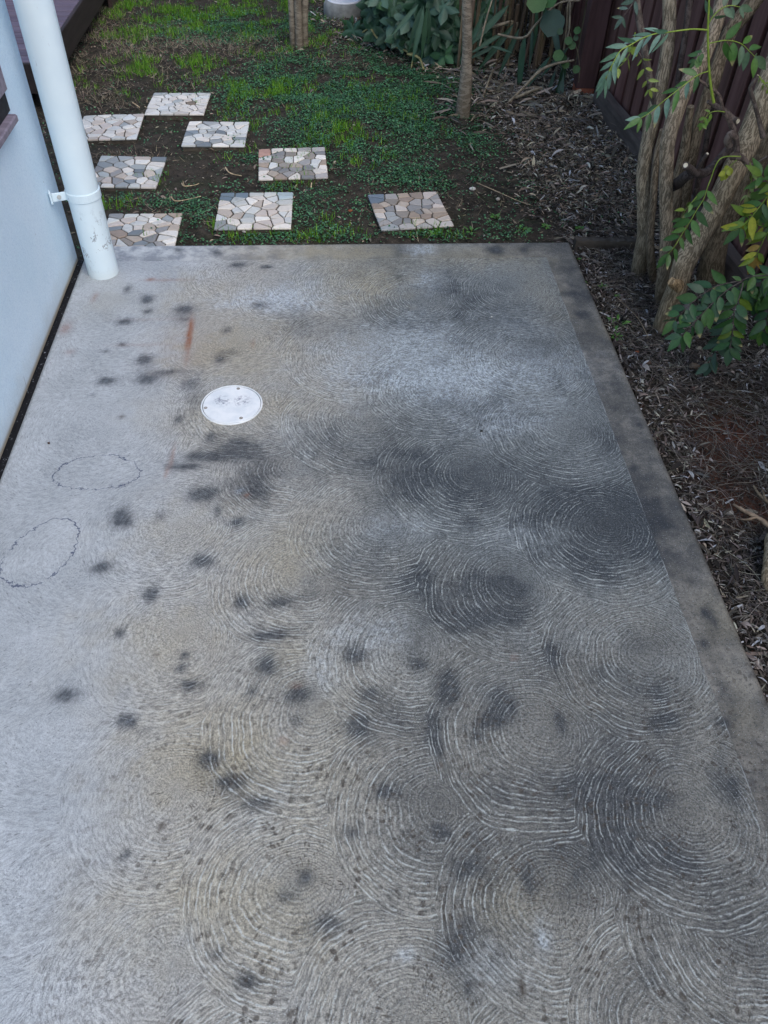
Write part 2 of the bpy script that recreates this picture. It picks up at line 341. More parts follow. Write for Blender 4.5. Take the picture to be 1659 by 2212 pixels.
    dk = n.ramp(n.math('ADD', dark, n.math('MULTIPLY', n.math('SUBTRACT', .5, gr), 1.3)), .08, 1.08, 0.0, .93, False)
    col = n.mix(n.math('MULTIPLY', dk, .93), col, (.024, .031, .042))
    # grey growth speckle
    sp = n.ramp(n.noise(P2, 150, 3, .8), .52, .62); col = n.mix(n.math('MULTIPLY', n.math('MULTIPLY', sp, right), .6), col, (.060, .062, .060))
    vsp = n.math('ADD', n.voro(n.comb(n.math('MULTIPLY', d, 62.0), n.math('MULTIPLY', ang, 11.0), 0.0), 1.0), n.math('MULTIPLY', n.math('SUBTRACT', mid, .5), .55))
    sp2 = n.math('MULTIPLY', n.math('MULTIPLY', n.ramp(vsp, .38, .22), n.ramp(n.noise(P2, 9, 3, .6), .40, .58)), n.math('MULTIPLY', n.ramp(p[1], 1.5, .5), n.ramp(p[0], -.75, -.2))); col = n.mix(n.math('MULTIPLY', sp2, .8), col, (.070, .056, .044))
    sk = n.mix(n.ramp(streak, .34, .66), (.52, .52, .53), (1.50, 1.50, 1.50)); srf = n.math('MULTIPLY', inner, n.ramp(n.attr('rid'), 0.0, .5, .42, 1.0))
    col = n.mix(srf, col, n.mix(1.0, col, sk, 'MULTIPLY'))
    col = n.mix(n.math('MULTIPLY', n.math('MULTIPLY', groove, rid), .55), col, n.mix(1.0, col, (.38, .39, .40), 'MULTIPLY'))
    col = n.mix(n.math('MULTIPLY', n.math('MULTIPLY', ridge, rid), .78), col, n.mix(.22, (.62, .655, .64), col))
    fl = n.math('MULTIPLY', n.ramp(n.noise(n.scale(P2, (1, 1, 1)), 310, 2, .8), .62, .70), n.math('MULTIPLY', right, .75))
    col = n.mix(fl, col, (.58, .62, .66))
    col = n.mix(n.math('MULTIPLY', rust, n.ramp(mid, .3, .6, .7, 1)), col, (.23, .068, .018))
    col = n.mix(n.math('MULTIPLY', brown, n.ramp(mid, .25, .5, .5, 1)), col, (.045, .03, .02))
    col = n.mix(1.0, col, n.mix(fine, (.55, .55, .55), (1.45, 1.45, 1.45)), 'MULTIPLY')
    col = n.mix(1.0, col, n.mix(mid, (.74, .74, .74), (1.26, 1.26, 1.26)), 'MULTIPLY')
    # pin holes stretched along the strokes
    pit = n.voro(n.comb(n.math('MULTIPLY', d, 130.0), n.math('MULTIPLY', ang, 8.0), 0.0), 1.0)
    pit = n.math('MULTIPLY', n.ramp(pit, .2, .08), n.math('SUBTRACT', 1.0, n.math('MULTIPLY', right, .6)))
    col = n.mix(n.math('MULTIPLY', n.math('MULTIPLY', pit, inner), .55), col, (.10, .10, .105))
    # joint of the border: a fine pale line
    jw = n.math('MULTIPLY', n.math('SUBTRACT', n.noise(P2, 60, 2), .5), .002)
    jx = n.math('MULTIPLY', n.math('LESS_THAN', n.math('ABSOLUTE', n.math('SUBTRACT', n.math('ADD', p[0], jw), JX)), .0011), n.math('LESS_THAN', p[1], JY+.001))
    jy = n.math('MULTIPLY', n.math('LESS_THAN', n.math('ABSOLUTE', n.math('SUBTRACT', n.math('ADD', p[1], jw), JY)), .0012), n.math('MULTIPLY', n.math('LESS_THAN', p[0], JX+.001), n.math('GREATER_THAN', p[0], -.75)))
    jn = n.math('MAXIMUM', jx, jy)
    col = n.mix(n.math('MULTIPLY', jn, n.ramp(n.noise(P2, 11, 4), .46, .62, .0, .42)), col, (.55, .57, .57))
    # two pen outlines drawn round old pots
    def ring_mark(c, ax, ay, rot, lo, hi):
        q = n.vec('SUBTRACT', n.vec('ADD', P2, n.vec('SCALE', n.vec('SUBTRACT', n.noise(P2, 44, 3, .65, True), (.5, .5, .5)), scale=.042)), (float(c[0]), float(c[1]), 0))
        v = n.xyz(q); cr, sr = math.cos(rot), math.sin(rot)
        u = n.math('DIVIDE', n.math('ADD', n.math('MULTIPLY', v[0], cr), n.math('MULTIPLY', v[1], sr)), ax)
        w = n.math('DIVIDE', n.math('SUBTRACT', n.math('MULTIPLY', v[1], cr), n.math('MULTIPLY', v[0], sr)), ay)
        L = n.vec('LENGTH', n.comb(u, w)); a = n.math('ARCTAN2', w, u)
        L = n.math('ADD', L, n.math('MULTIPLY', n.math('SINE', n.math('MULTIPLY', a, 3.0)), .04))
        m = n.ramp(n.math('ABSOLUTE', n.math('SUBTRACT', L, 1.0)), .024, .011)
        br_ = n.ramp(n.noise(P2, 30, 3, .6), lo, hi)
        return n.math('MULTIPLY', m, br_)
    r1 = ring_mark(at(210, 1020), .118, .067, 0, .34, .46); r2 = ring_mark(at(88, 1192), .078, .118, -.42, .36, .48)
    col = n.mix(n.math('MULTIPLY', n.math('MAXIMUM', r1, r2), .85), col, (.05, .065, .12))
    h = n.math('ADD', n.math('MULTIPLY', n.math('MULTIPLY', n.math('MULTIPLY', sn, .5), rid), .55), n.math('ADD', n.math('MULTIPLY', mid, .5), n.math('MULTIPLY', fine, .25)))
    h = n.math('SUBTRACT', h, n.math('MULTIPLY', jn, .6))
    col = n.mix(n.math('MULTIPLY', right, .9), col, n.mix(1.0, col, (.90, .90, .90), 'MULTIPLY'))
    col = n.mix(1.0, col, n.mix(right, (1.0, 1.005, 1.01), (.99, 1.01, .985)), 'MULTIPLY')
    n.bump(h, .6, .0024)
    return n.done(col, n.ramp(mid, .3, .7, .62, .82), .35)
slab = link('patio', slab_me, slab_material(), smooth=False); tag(slab, kind='structure')

# ------------------------------------------------------------------ ground
def axis(lo, hi, st, far):
    c = list(np.arange(lo, hi+1e-6, st)); s = st
    while c[-1] < far: s *= 1.35; c.append(c[-1]+s)
    s = st
    while c[0] > -far: s *= 1.35; c.insert(0, c[0]-s)
    return np.array(c)
gx = axis(-2.2, 2.4, .03, 70); gy = axis(-1.2, 8.2, .03, 70)
GX, GY = np.meshgrid(gx, gy); X = GX.ravel(); Y = GY.ravel()
def gheight(x, y):
    x = np.asarray(x, float); y = np.asarray(y, float)
    near = (np.abs(x) < 6) & (np.abs(y) < 12)
    z = GZ+.05*(fbm(x, y, 1.2, 120)-.5)*np.clip((y-3.0)/1.5, 0, 1)+.022*(fbm(x, y, 7, 130)-.5)+.012*(fbm(x, y, 26, 140)-.5)
    bed = np.clip((x-.96)/.1, 0, 1)*(y < 3.2)
    z = z-.012*bed+.03*np.clip((x-1.15)/.3, 0, 1)*(y < 4)
    inslab = (x < .96) & (x > -1.2) & (y < 2.88)
    return np.where(near, np.where(inslab, -.14, z), GZ)
Zg = gheight(X, Y); ny, nx = GX.shape; idx = np.arange(nx*ny).reshape(ny, nx)
F = np.stack([idx[:-1, :-1], idx[:-1, 1:], idx[1:, 1:], idx[1:, :-1]], -1).reshape(-1, 4)
def blobs(lst, x, y):
    out = np.zeros_like(x)
    for (a, b, rx, ry, s_) in lst:
        c = at(a, b, GZ); ex = np.linalg.norm(at(a+rx, b, GZ)-c); ey = np.linalg.norm(at(a, b+ry, GZ)-c)
        out = np.maximum(out, s_*np.exp(-.7*(((x-c[0])/ex)**2+((y-c[1])/ey)**2)**1.3))
    return out
REDS = [(1580,950,70,60,1),(1600,1080,60,50,.8),(1540,1010,40,30,.7),(1590,870,60,30,.5)]
red = blobs(REDS, X, Y)*(.4+1.0*fbm(X, Y, 9, 150))
def soil_material():
    n = NT('garden_soil'); P = n.pos
    big = n.noise(P, 2.2, 5, .6); mid = n.noise(P, 22, 5, .65); fine = n.noise(P, 140, 4, .7)
    c = n.mix(n.ramp(big, .35, .65), (.024, .021, .016), (.042, .036, .027))
    c = n.mix(n.ramp(mid, .35, .7), c, (.075, .062, .048))
    c = n.mix(n.math('MULTIPLY', n.attr('red'), .85), c, (.17, .066, .038))
    c = n.mix(n.math('MULTIPLY', n.ramp(n.noise(P, 5, 4, .6), .5, .7), .5), c, (.030, .042, .018))
    c = n.mix(1.0, c, n.mix(fine, (.5, .5, .5), (1.5, 1.5, 1.5)), 'MULTIPLY')
    n.bump(n.math('ADD', mid, fine), .9, .008)
    return n.done(c, .95, .15)
ground = link('ground', npmesh('ground', np.c_[X, Y, Zg], F, None, dict(red=np.clip(red, 0, 1))), soil_material(), smooth=True)
tag(ground, kind='structure')

# ================================================================== SCATTER TOOLS
def rotm(yaw, tilt, roll):
    cy, sy, ct, st, cr, sr = np.cos(yaw), np.sin(yaw), np.cos(tilt), np.sin(tilt), np.cos(roll), np.sin(roll)
    z = np.zeros_like(cy); o = np.ones_like(cy)
    Rz = np.stack([np.stack([cy, -sy, z], -1), np.stack([sy, cy, z], -1), np.stack([z, z, o], -1)], -2)
    Rx = np.stack([np.stack([o, z, z], -1), np.stack([z, ct, -st], -1), np.stack([z, st, ct], -1)], -2)
    Ry = np.stack([np.stack([cr, z, sr], -1), np.stack([z, o, z], -1), np.stack([-sr, z, cr], -1)], -2)
    return Rz @ Rx @ Ry
class Scat:
    def __init__(s): s.V = []; s.F = []; s.C = []; s.n = 0
    def add(s, tv, tf, pos, R, sc, col):
        tv = np.asarray(tv, float); tf = np.asarray(tf, int); N = len(pos); k = len(tv)
        loc = tv[None]*sc[:, None, :]
        V = np.einsum('nij,nkj->nki', R, loc)+pos[:, None, :]
        s.V.append(V.reshape(-1, 3)); s.F.append((tf[None]+(np.arange(N)*k)[:, None, None]+s.n).reshape(-1, tf.shape[1]))
        c = np.repeat(col[:, None, :], k, 1)
        s.C.append(c.reshape(-1, 3)); s.n += N*k
    def build(s, name, mat, parent=None, smooth=False):
        return link(name, npmesh(name, np.concatenate(s.V), np.concatenate(s.F), np.concatenate(s.C)), mat, parent, smooth)
def strip(n, wf, curl=0., fold=0., twist=0., side=0.):
    """strip along +Y, unit length, width wf(t); three verts across"""
    v = []
    for i in range(n+1):
        t = i/n; w = wf(t)*.5; z = curl*(t*t-t)*-1.0; a = twist*t; x0 = side*t*t
        ca, sa = math.cos(a), math.sin(a)
        for u in (-1, 0, 1):
            lx = u*w; lz = fold*w*abs(u)
            v.append((x0+lx*ca-lz*sa, t, z+lx*sa+lz*ca))
    f = [(i*3+j, i*3+j+1, i*3+j+4, i*3+j+3) for i in range(n) for j in range(2)]
    return v, f
lens = lambda t: max(.02, math.sin(math.pi*min(max(t, 0), 1))**.8)
def colours(N, pal, jit=.15):
    pal = np.array(pal, float); c = pal[RNG.integers(0, len(pal), N)]
    return np.clip(c*(1+RNG.normal(0, jit, (N, 1)))*(1+RNG.normal(0, .04, (N, 3))), .004, .95)

def leaf_mat(name, rough=.55, spec=.35, trans=0.0, bump=True):
    n = NT(name); c = n.attr('col', True)
    c = n.mix(1.0, c, n.mix(n.noise(n.pos, 160, 3, .6), (.72, .72, .72), (1.28, 1.28, 1.28)), 'MULTIPLY')
    m = n.done(c, rough, spec)
    if trans > 0:
        tb = n.t.nodes.new('ShaderNodeBsdfTranslucent'); n.put(tb.inputs[0], n.mix(1.0, c, (1.3, 1.5, .6), 'MULTIPLY'))
        mx = n.t.nodes.new('ShaderNodeMixShader'); mx.inputs[0].default_value = trans
        n.t.links.new(n.b.outputs[0], mx.inputs[1]); n.t.links.new(tb.outputs[0], mx.inputs[2]); n.t.links.new(mx.outputs[0], n.out.inputs[0])
    return m
M_litter = leaf_mat('dry_litter', .8, .2); M_green = leaf_mat('green_leaf', .45, .4, .22); M_grass = leaf_mat('grass_blade', .6, .25, .25)

PX, PY = .155, 2.2
def sstep(a, b, x):
    t = np.clip((x-a)/(b-a), 0, 1); return t*t*(3-2*t)
FENCE = lambda y: 1.475+.05*(4.42-y)                    # face of the palings
# boundary of the litter: x of the lawn's right edge for a given y
_by = np.array([2.9, 3.05, 3.3, 3.9, 4.6, 5.0, 5.4, 6.0, 7.0]); _bx = np.array([.97, .93, .86, .84, .74, .52, .12, -.05, -.2])
def litter_dens(x, y):
    b = np.interp(y, _by, _bx); d = x-b+.22*(fbm(x, y, 3.5, 160)-.5)
    m = sstep(-.10, .22, d)
    return np.where(y < 2.9, (x > .955).astype(float), m)
def rnd_xy(N, x0, x1, y0, y1): return RNG.uniform(x0, x1, N), RNG.uniform(y0, y1, N)

def litter():
    S_ = Scat()
    T = [strip(4, lambda t: lens(t), .35, .10, 0, .25), strip(4, lambda t: lens(t), .15, .14, .25, -.2), strip(4, lambda t: lens(t), .5, .05, -.2, .35),
         strip(3, lambda t: .8 if t < .9 else .4, .08, .05), strip(4, lambda t: lens(t)*(.8+.2*math.sin(9*t)), .25, -.10, .15, -.3)]
    pal = [(.10,.086,.074),(.055,.047,.040),(.035,.029,.025),(.17,.15,.125),(.028,.023,.020),(.045,.037,.03),(.08,.07,.062),(.24,.215,.18)]
    palb = [(.26,.215,.16),(.19,.155,.115),(.10,.078,.058),(.27,.225,.165),(.07,.055,.043),(.13,.10,.072),(.17,.15,.125),(.23,.185,.13)]
    for layer, N0 in ((0, 150000), (1, 120000)):
        x, y = rnd_xy(N0, -.4, 1.75, -1.0, 7.2)
        d = litter_dens(x, y)*(1-.90*np.clip(blobs(REDS, x, y)*1.7, 0, 1))
        far = (y > 4.6)&(RNG.random(N0) < .35)
        k = (RNG.random(N0) < d) & (x < FENCE(y)+.05) & ~far
        x, y = x[k], y[k]; N = len(x); back = sstep(2.8, 3.6, y)
        for ti in range(5):
            s = np.arange(N) % 5 == ti; n_ = s.sum()
            L = RNG.lognormal(math.log(.0185), .42, n_)*(1+.30*back[s]); w = L*RNG.uniform(.10, .30, n_)*(1-.25*back[s])
            z = gheight(x[s], y[s])+RNG.uniform(0, .014, n_)+layer*.006
            c = np.where((RNG.random(n_) < back[s]*.8)[:, None], colours(n_, palb, .25), colours(n_, pal, .28))
            c *= (1.35+.5*(1-back[s]))[:, None]*np.exp(RNG.normal(0, .55, (n_, 1))); c = np.clip(c, 0, .5); hi = RNG.random(n_) < .06; c[hi] = np.clip(c[hi]*2.6, 0, .6)
            S_.add(*T[ti], np.c_[x[s], y[s], z], rotm(RNG.uniform(0, 6.28, n_), RNG.normal(0, .38, n_), RNG.normal(0, .6, n_)), np.c_[w, L, L*1.2], c)
    n_ = 700; x, y = RNG.normal(1.02, .26, n_), RNG.normal(4.6, .33, n_); ok = (x > .62) & (x < FENCE(y)-.08) & (y < 5.4); x, y = x[ok], y[ok]; n_ = len(x)
    L = RNG.uniform(.05, .14, n_); c = np.clip(colours(n_, [(.20,.165,.12),(.13,.11,.085),(.27,.23,.18),(.16,.15,.13)], .35), 0, .5)
    for ti in (0, 2, 3):
        s = np.arange(n_) % 3 == (0, 2, 3).index(ti); k_ = s.sum()
        S_.add(*T[ti], np.c_[x[s], y[s], gheight(x[s], y[s])+.016], rotm(RNG.uniform(0, 6.28, k_), RNG.normal(0, .14, k_), RNG.normal(0, .5, k_)), np.c_[L[s]*.11, L[s], L[s]*.6], c[s])
    # sparse bits over the lawn
    N0 = 7000; x, y = rnd_xy(N0, -1.5, 1.0, 2.93, 7); N = N0
    L = RNG.lognormal(math.log(.014), .4, N); c = colours(N, palb+[(.30,.26,.2)], .3)
    S_.add(*T[0], np.c_[x, y, gheight(x, y)+.004], rotm(RNG.uniform(0, 6.28, N), RNG.normal(0, .2, N), RNG.normal(0, .4, N)), np.c_[L*.3, L, L], c)
    tag(S_.build('leaf_litter', M_litter), 'dry curled brown leaf litter covering the garden bed beside the slab and under the bamboo', 'leaf litter', kind='stuff')
litter()

def twigs():
    m = Scat(); t = []
    for i in range(7):
        u = i/6
        for k in range(3):
            a = 2.09*k; t.append((math.cos(a)*.5, u, math.sin(a)*.5))
    def bent(b1, b2):
        v = [(x+b1*math.sin(3.14*(y))*.0+0, y, z) for x, y, z in t]; return v
    f = [(i*3+j, i*3+(j+1) % 3, (i+1)*3+(j+1) % 3, (i+1)*3+j) for i in range(6) for j in range(3)]
    pal = [(.12,.10,.085),(.20,.175,.15),(.08,.068,.056),(.28,.245,.20)]
    for bend in (-.22, -.1, .05, .16, .28):
        N0 = 1900; x, y = rnd_xy(N0, .9, 1.7, -.8, 4.6); k = (RNG.random(N0) < litter_dens(x, y)) & (x < FENCE(y)) & (RNG.random(N0) < np.where(y > 3, .3, 1)); x, y = x[k], y[k]; n_ = len(x)
        L = RNG.uniform(.06, .26, n_); th = RNG.uniform(.0008, .0017, n_)
        tv = np.array(t); out = []
        R = rotm(RNG.uniform(0, 6.28, n_), RNG.normal(0, .05, n_), RNG.uniform(0, 6.28, n_)*0)
        # bend applied in local x before rotation
        loc = np.repeat(tv[None], n_, 0); loc = loc*np.c_[th, L, th][:, None, :]
        loc[:, :, 0] += (bend*np.sin(np.pi*tv[None, :, 1])+.03*np.sin(9*tv[None, :, 1]))*L[:, None]
        loc[:, :, 2] += .05*np.sin(np.pi*tv[None, :, 1])*L[:, None]
        P = np.einsum('nij,nkj->nki', R, loc)+np.c_[x, y, gheight(x, y)+.014][:, None, :]
        keep = (P[:, :, 0].min(1) > .965) | (P[:, :, 1].min(1) > 2.92); P = P[keep]; n_ = len(P)
        m.V.append(P.reshape(-1, 3)); m.F.append((np.array(f)[None]+(np.arange(n_)*len(tv))[:, None, None]+m.n).reshape(-1, 4))
        m.C.append(np.repeat(colours(n_, pal, .2)[:, None, :], len(tv), 1).reshape(-1, 3)); m.n += n_*len(tv)
    tag(m.build('fallen_twigs', M_litter), 'thin fallen twigs criss-crossing the leaf litter of the right garden bed', 'twigs', kind='stuff')
twigs()

# ------------------------------------------------------------------ lawn
CLO = [(700,200,170,60,1),(850,170,140,60,1),(900,250,110,60,1),(780,300,140,50,.9),(900,385,110,28,.8),(650,150,120,30,.7),(560,330,50,30,.7),(560,405,70,16,.4),(420,455,40,30,.55),(1000,300,50,40,.6),(1040,330,60,20,.4),(740,430,60,40,.4),
       (440,510,60,14,.6),(650,512,120,12,.8),(900,512,120,12,.6),(1060,500,60,16,.35),(350,440,60,12,.5),(500,60,120,30,.7),(640,60,60,30,.5),(240,430,40,14,.7),(230,390,40,14,.5),(700,500,60,20,.5),(640,250,60,40,.6),(1130,420,40,20,.25),(660,460,30,40,.5)]
GRS = [(420,30,190,36,1),(600,50,100,40,.9),(330,70,90,24,.8),(700,60,80,40,.7),(330,150,90,20,1),(410,140,60,14,.9),(560,200,90,34,1),(640,215,50,30,.8),(690,255,80,40,.9),(740,280,60,40,.7),(540,295,24,22,1),(660,375,60,20,.7),(760,330,80,26,.6),
       (490,495,30,8,1),(470,465,14,14,.8),(340,385,24,10,.7),(600,510,160,10,.7),(660,330,40,24,.4),(820,240,120,50,.35),(440,220,30,12,.5),(200,180,50,10,.4),(500,350,30,10,.4),(950,500,80,12,.4),(280,205,90,8,.35),(600,440,30,30,.35),(240,440,60,12,.4),(720,480,70,16,.3),(600,120,80,14,.4)]
THA = [(260,110,140,50,1),(460,95,140,18,1),(380,180,60,12,.6),(230,210,80,20,.7),(640,90,90,16,.7),(480,110,200,20,.7),(200,60,60,50,.8),(760,140,60,14,.4),(260,340,120,10,.4),(320,440,60,20,.5),(240,170,80,30,.8),(1000,430,120,30,.2),(500,470,60,20,.25)]
def lawn():
    # ground cover: small round leaves
    S_ = Scat(); q = [(-.5, .1, .12), (0, 0, 0), (.5, .1, .12), (-.38, .75, .1), (0, 1, -.05), (.38, .75, .1)]; qf = [(0, 1, 4, 3), (1, 2, 5, 4)]
    N0 = 340000; x, y = rnd_xy(N0, -1.55, 1.4, 2.91, 7.0)
    d = np.clip(blobs(CLO, x, y), 0, 1)*sstep(.26, .50, fbm(x, y, 6.5, 170, 5))*1.35+.03
    k = RNG.random(N0) < d*.8; x, y = x[k], y[k]; N = len(x)
    clump = fbm(x, y, 14, 175, 3)
    L = RNG.uniform(.005, .0100, N); c = colours(N, [(.045,.14,.05),(.065,.19,.075),(.11,.26,.12),(.03,.095,.045),(.075,.19,.10)], .25)
    c *= (.75+.5*clump)[:, None]
    S_.add(q, qf, np.c_[x, y, gheight(x, y)+RNG.uniform(.003, .02, N)*(.4+clump)], rotm(RNG.uniform(0, 6.28, N), RNG.normal(.1, .3, N), RNG.normal(0, .3, N)), np.c_[L, L, L], c)
    tag(S_.build('ground_cover', M_green), 'low bluish green clover-like ground cover spreading over the damp lawn', 'ground cover', kind='stuff')
    # grass blades in tufts
    def blades(lst, N0, Lr, pal, name, lab, cat, tiltsd, mat, base=.0, wid=(.0022, .0038), dz=0.0, th=(.42, .62)):
        S2 = Scat(); T = []
        for s in (-.35, .15, .5):
            v = []
            for i in range(4):
                t = i/3; w = (1-t**1.6)*.5+.02
                v += [(-w, t*(1-.15*t), abs(s)*t*t*.6), (w, t*(1-.15*t), abs(s)*t*t*.6)]
            T.append((v, [(i*2, i*2+1, i*2+3, i*2+2) for i in range(3)]))
        x, y = rnd_xy(N0, -1.55, 1.3, 2.91, 7.0)
        d = np.clip(blobs(lst, x, y), 0, 1)*sstep(th[0], th[1], fbm(x, y, 9, 180+len(name), 3))+base
        k = RNG.random(N0) < d; x, y = x[k], y[k]; N = len(x)
        if name == 'grass':                                                    # tufts
            m_ = 5; x = np.repeat(x, m_)+RNG.normal(0, .009, N*m_); y = np.repeat(y, m_)+RNG.normal(0, .009, N*m_); ok = y > 2.905; x, y = x[ok], y[ok]; N = len(x)
        for ti in range(3):
            s = np.arange(N) % 3 == ti; n_ = s.sum(); L = RNG.uniform(*Lr, n_)*(.6+.8*fbm(x[s], y[s], 5, 199))
            c = colours(n_, pal, .22)
            tilt = np.clip(RNG.normal(tiltsd[0], tiltsd[1], n_), .02, 1.6)       # 0 flat .. pi/2 upright
            S2.add(*T[ti], np.c_[x[s], y[s], gheight(x[s], y[s])+dz], rotm(RNG.uniform(0, 6.28, n_), tilt, RNG.normal(0, .3, n_)), np.c_[RNG.uniform(*wid, n_), L, L], c)
        tag(S2.build(name, mat), lab, cat, kind='stuff')
    blades(GRS, 42000, (.018, .052), [(.11,.26,.02),(.15,.34,.03),(.07,.20,.02),(.21,.38,.05),(.13,.30,.025)], 'grass', 'fresh green grass growing in patchy tufts between the stepping pavers and tree stems', 'grass', (.95, .35), M_grass)
    blades(THA, 110000, (.02, .06), [(.27,.22,.15),(.19,.15,.10),(.10,.08,.055),(.34,.28,.20),(.15,.12,.09)], 'dead_grass', 'matted dead grey brown grass stalks lying near the timber deck', 'dead grass', (.18, .25), M_litter, .015, (.0016, .0034), .003, (.3, .5))
lawn()

# soil crumbs of the red patch
def crumbs():
    S_ = Scat(); o = [(1,0,0),(-1,0,0),(0,1,0),(0,-1,0),(0,0,.8),(0,0,-.8)]; f = [(0,2,4),(2,1,4),(1,3,4),(3,0,4),(2,0,5),(1,2,5),(3,1,5),(0,3,5)]
    x, y = rnd_xy(26000, .96, 1.6, .4, 2.6); k = (RNG.random(len(x)) < np.clip(blobs(REDS, x, y)*1.4+.06, 0, 1)); x, y = x[k], y[k]; N = len(x)
    r = RNG.lognormal(math.log(.0026), .5, N); c = colours(N, [(.10,.05,.035),(.07,.04,.03),(.13,.06,.04),(.05,.04,.035),(.11,.09,.075)], .25)
    S_.add(o, f, np.c_[x, y, gheight(x, y)+r*.6], rotm(RNG.uniform(0, 6, N), RNG.uniform(0, 6, N), RNG.uniform(0, 6, N)), np.c_[r, r*RNG.uniform(.6, 1.2, N), r*.8], c)
    tag(S_.build('soil_crumbs', M_litter), 'loose reddish brown soil crumbs and grit showing through the litter of the right bed', 'soil crumbs', kind='stuff')
crumbs()

# ================================================================== HOUSE WALL
WX = -.945; WY1 = 2.79
def wall_material():
    n = NT('painted_render'); P = n.pos; p = n.xyz(P)
    c = n.mix(n.ramp(n.noise(P, 3, 4, .6), .35, .65), (.64, .79, .89), (.70, .83, .92))
    c = n.mix(n.math('MULTIPLY', n.ramp(n.noise(P, 210, 3, .7), .46, .70), .42), c, (.42, .58, .74))
    low = n.ramp(n.math('ADD', p[2], n.math('MULTIPLY', n.math('SUBTRACT', n.noise(P, 14, 4, .7), .5), .09)), .11, -.02)
    c = n.mix(n.math('MULTIPLY', low, .5), c, (.42, .42, .38))
    c = n.mix(n.math('MULTIPLY', n.ramp(p[2], .026, .008), .9), c, (.30, .24, .16))
    sp = n.ramp(n.voro(n.scale(P, (1, 1, .6)), 26), .055, .03); c = n.mix(n.math('MULTIPLY', n.math('MULTIPLY', sp, n.ramp(n.noise(P, 9, 3), .52, .6)), .7), c, (.16, .17, .2))
    n.bump(n.math('ADD', n.noise(P, 210, 4, .6), n.noise(P, 60, 3, .5)), .5, .003)
    return n.done(c, .62, .35)
MW = wall_material()
house = thing('house', (WX, WY1, 0), 'white rendered house wall rising along the left side of the slab', 'house')
def wall_mesh():
    # vertical sheet along y with a rounded corner, opening for the window
    prof = [(WX, -3.0)]
    ys = [-3.0, 1.2, 2.50]
    pts = [(WX, y) for y in ys]
    r = .012
    for k in range(5):
        a = math.pi/2*k/4; pts.append((WX-r+r*math.cos(a), WY1-r+r*math.sin(a)))
    pts.append((-5.0, WY1))
    zs = [.004, .62, 1.62, 2.75]
    mb = MB()
    V = [(x, y, z) for z in zs for x, y in pts]; n_ = len(pts)
    F_ = []
    for i in range(3):
        for j in range(n_-1):
            if i == 1 and j == 1: continue           # window opening
            F_.append((i*n_+j, i*n_+j+1, (i+1)*n_+j+1, (i+1)*n_+j))
    mb.add(V, F_)
    b = [(WX, 1.2), (WX, 2.50)]; d = .10
    mb.add([(WX, 1.2, .62), (WX, 2.5, .62), (WX-d, 2.5, .62), (WX-d, 1.2, .62), (WX, 1.2, 1.62), (WX, 2.5, 1.62), (WX-d, 2.5, 1.62), (WX-d, 1.2, 1.62)],
           [(0, 1, 2, 3), (4, 7, 6, 5), (1, 5, 6, 2), (0, 3, 7, 4)])
    # underside lip, the render's thickness
    mb.add([(WX, -3, .004), (WX, WY1-.012, .004), (WX-.03, WY1-.012, .004), (WX-.03, -3, .004)], [(0, 1, 2, 3)])
    mb.add([(-5, WY1, .004), (-5, WY1, -.14), (WX-.02, WY1, -.14), (WX-.02, WY1, .004)], [(0, 1, 2, 3)])
    mb.add([(WX-.022, -3, .004), (WX-.022, WY1-.001, .004), (WX-.022, WY1-.001, -.14), (WX-.022, -3, -.14)], [(0, 1, 2, 3)])
    return mb
wall_mesh().build('wall', MW, house)
def crack(a, b, w, c):
    A, B = atx(a[0], a[1], WX), atx(b[0], b[1], WX); mb = MB(); n = 9; vs = []; rr = random.Random(int(a[0]))
    for i in range(n+1):
        t = i/n; q = A*(1-t)+B*t; o = rr.uniform(-.0007, .0007); ww = w*(.35+math.sin(math.pi*t)*.65)
        vs += [(WX+.0008, q[1]+o-ww, q[2]), (WX+.0008, q[1]+o+ww, q[2])]
    mb.add(vs, [(i*2, i*2+1, i*2+3, i*2+2) for i in range(n)]); mb.build('crack', c, house)
crack((163, 511), (176, 556), .0013, simple_mat('crack_dark', (.05, .05, .06), (.12, .12, .13)))
crack((50, 812), (63, 858), .0016, simple_mat('scratch', (.22, .26, .30), (.35, .40, .44)))
roofm = simple_mat('roof_sheet', (.20, .21, .22), (.26, .27, .28), (2, 2, 2))
mb = MB(); mb.box((-5.0, -3.0, 2.75), (-.52, 3.2, 2.87)); mb.build('eave', roofm, house)
MWOOD = simple_mat('purple_painted_timber', (.19, .155, .19), (.27, .23, .27), (9, 60, 60), .55, .4, .25, .001, True)
win = None
mb = MB()                                                # frame: far jamb, near jamb, head
mb.box((WX-.05, 2.498-.055, .675), (WX+.012, 2.56, 1.62), bev=.004); mb.box((WX-.05, 1.15, .675), (WX+.012, 1.21, 1.62), bev=.004); mb.box((WX-.05, 1.15, 1.623), (WX+.012, 2.56, 1.69), bev=.004)
wf = mb.build('window', MWOOD, house)
mb = MB(); mb.box((WX-.06, 1.12, .600), (WX+.030, 2.525, .622), bev=.004); mb.build('sill', MWOOD, wf)
mdark = simple_mat('dark_gap_fill', (.012, .012, .014), (.03, .03, .033), (30, 30, 30), .7, .3)
mb = MB(); mb.box((WX-.05, 1.12, .6235), (WX+.006, 2.545, .673)); mb.build('sill_gap_shade', mdark, wf)  # solid near-black strip painting the shade of the gap above the sill
n_ = NT('window_glass'); gm = n_.done((.03, .035, .04), .06, .6)
mb = MB(); mb.box((WX-.09, 1.211, .68), (WX-.084, 2.44, 1.618)); mb.build('pane', gm, wf)

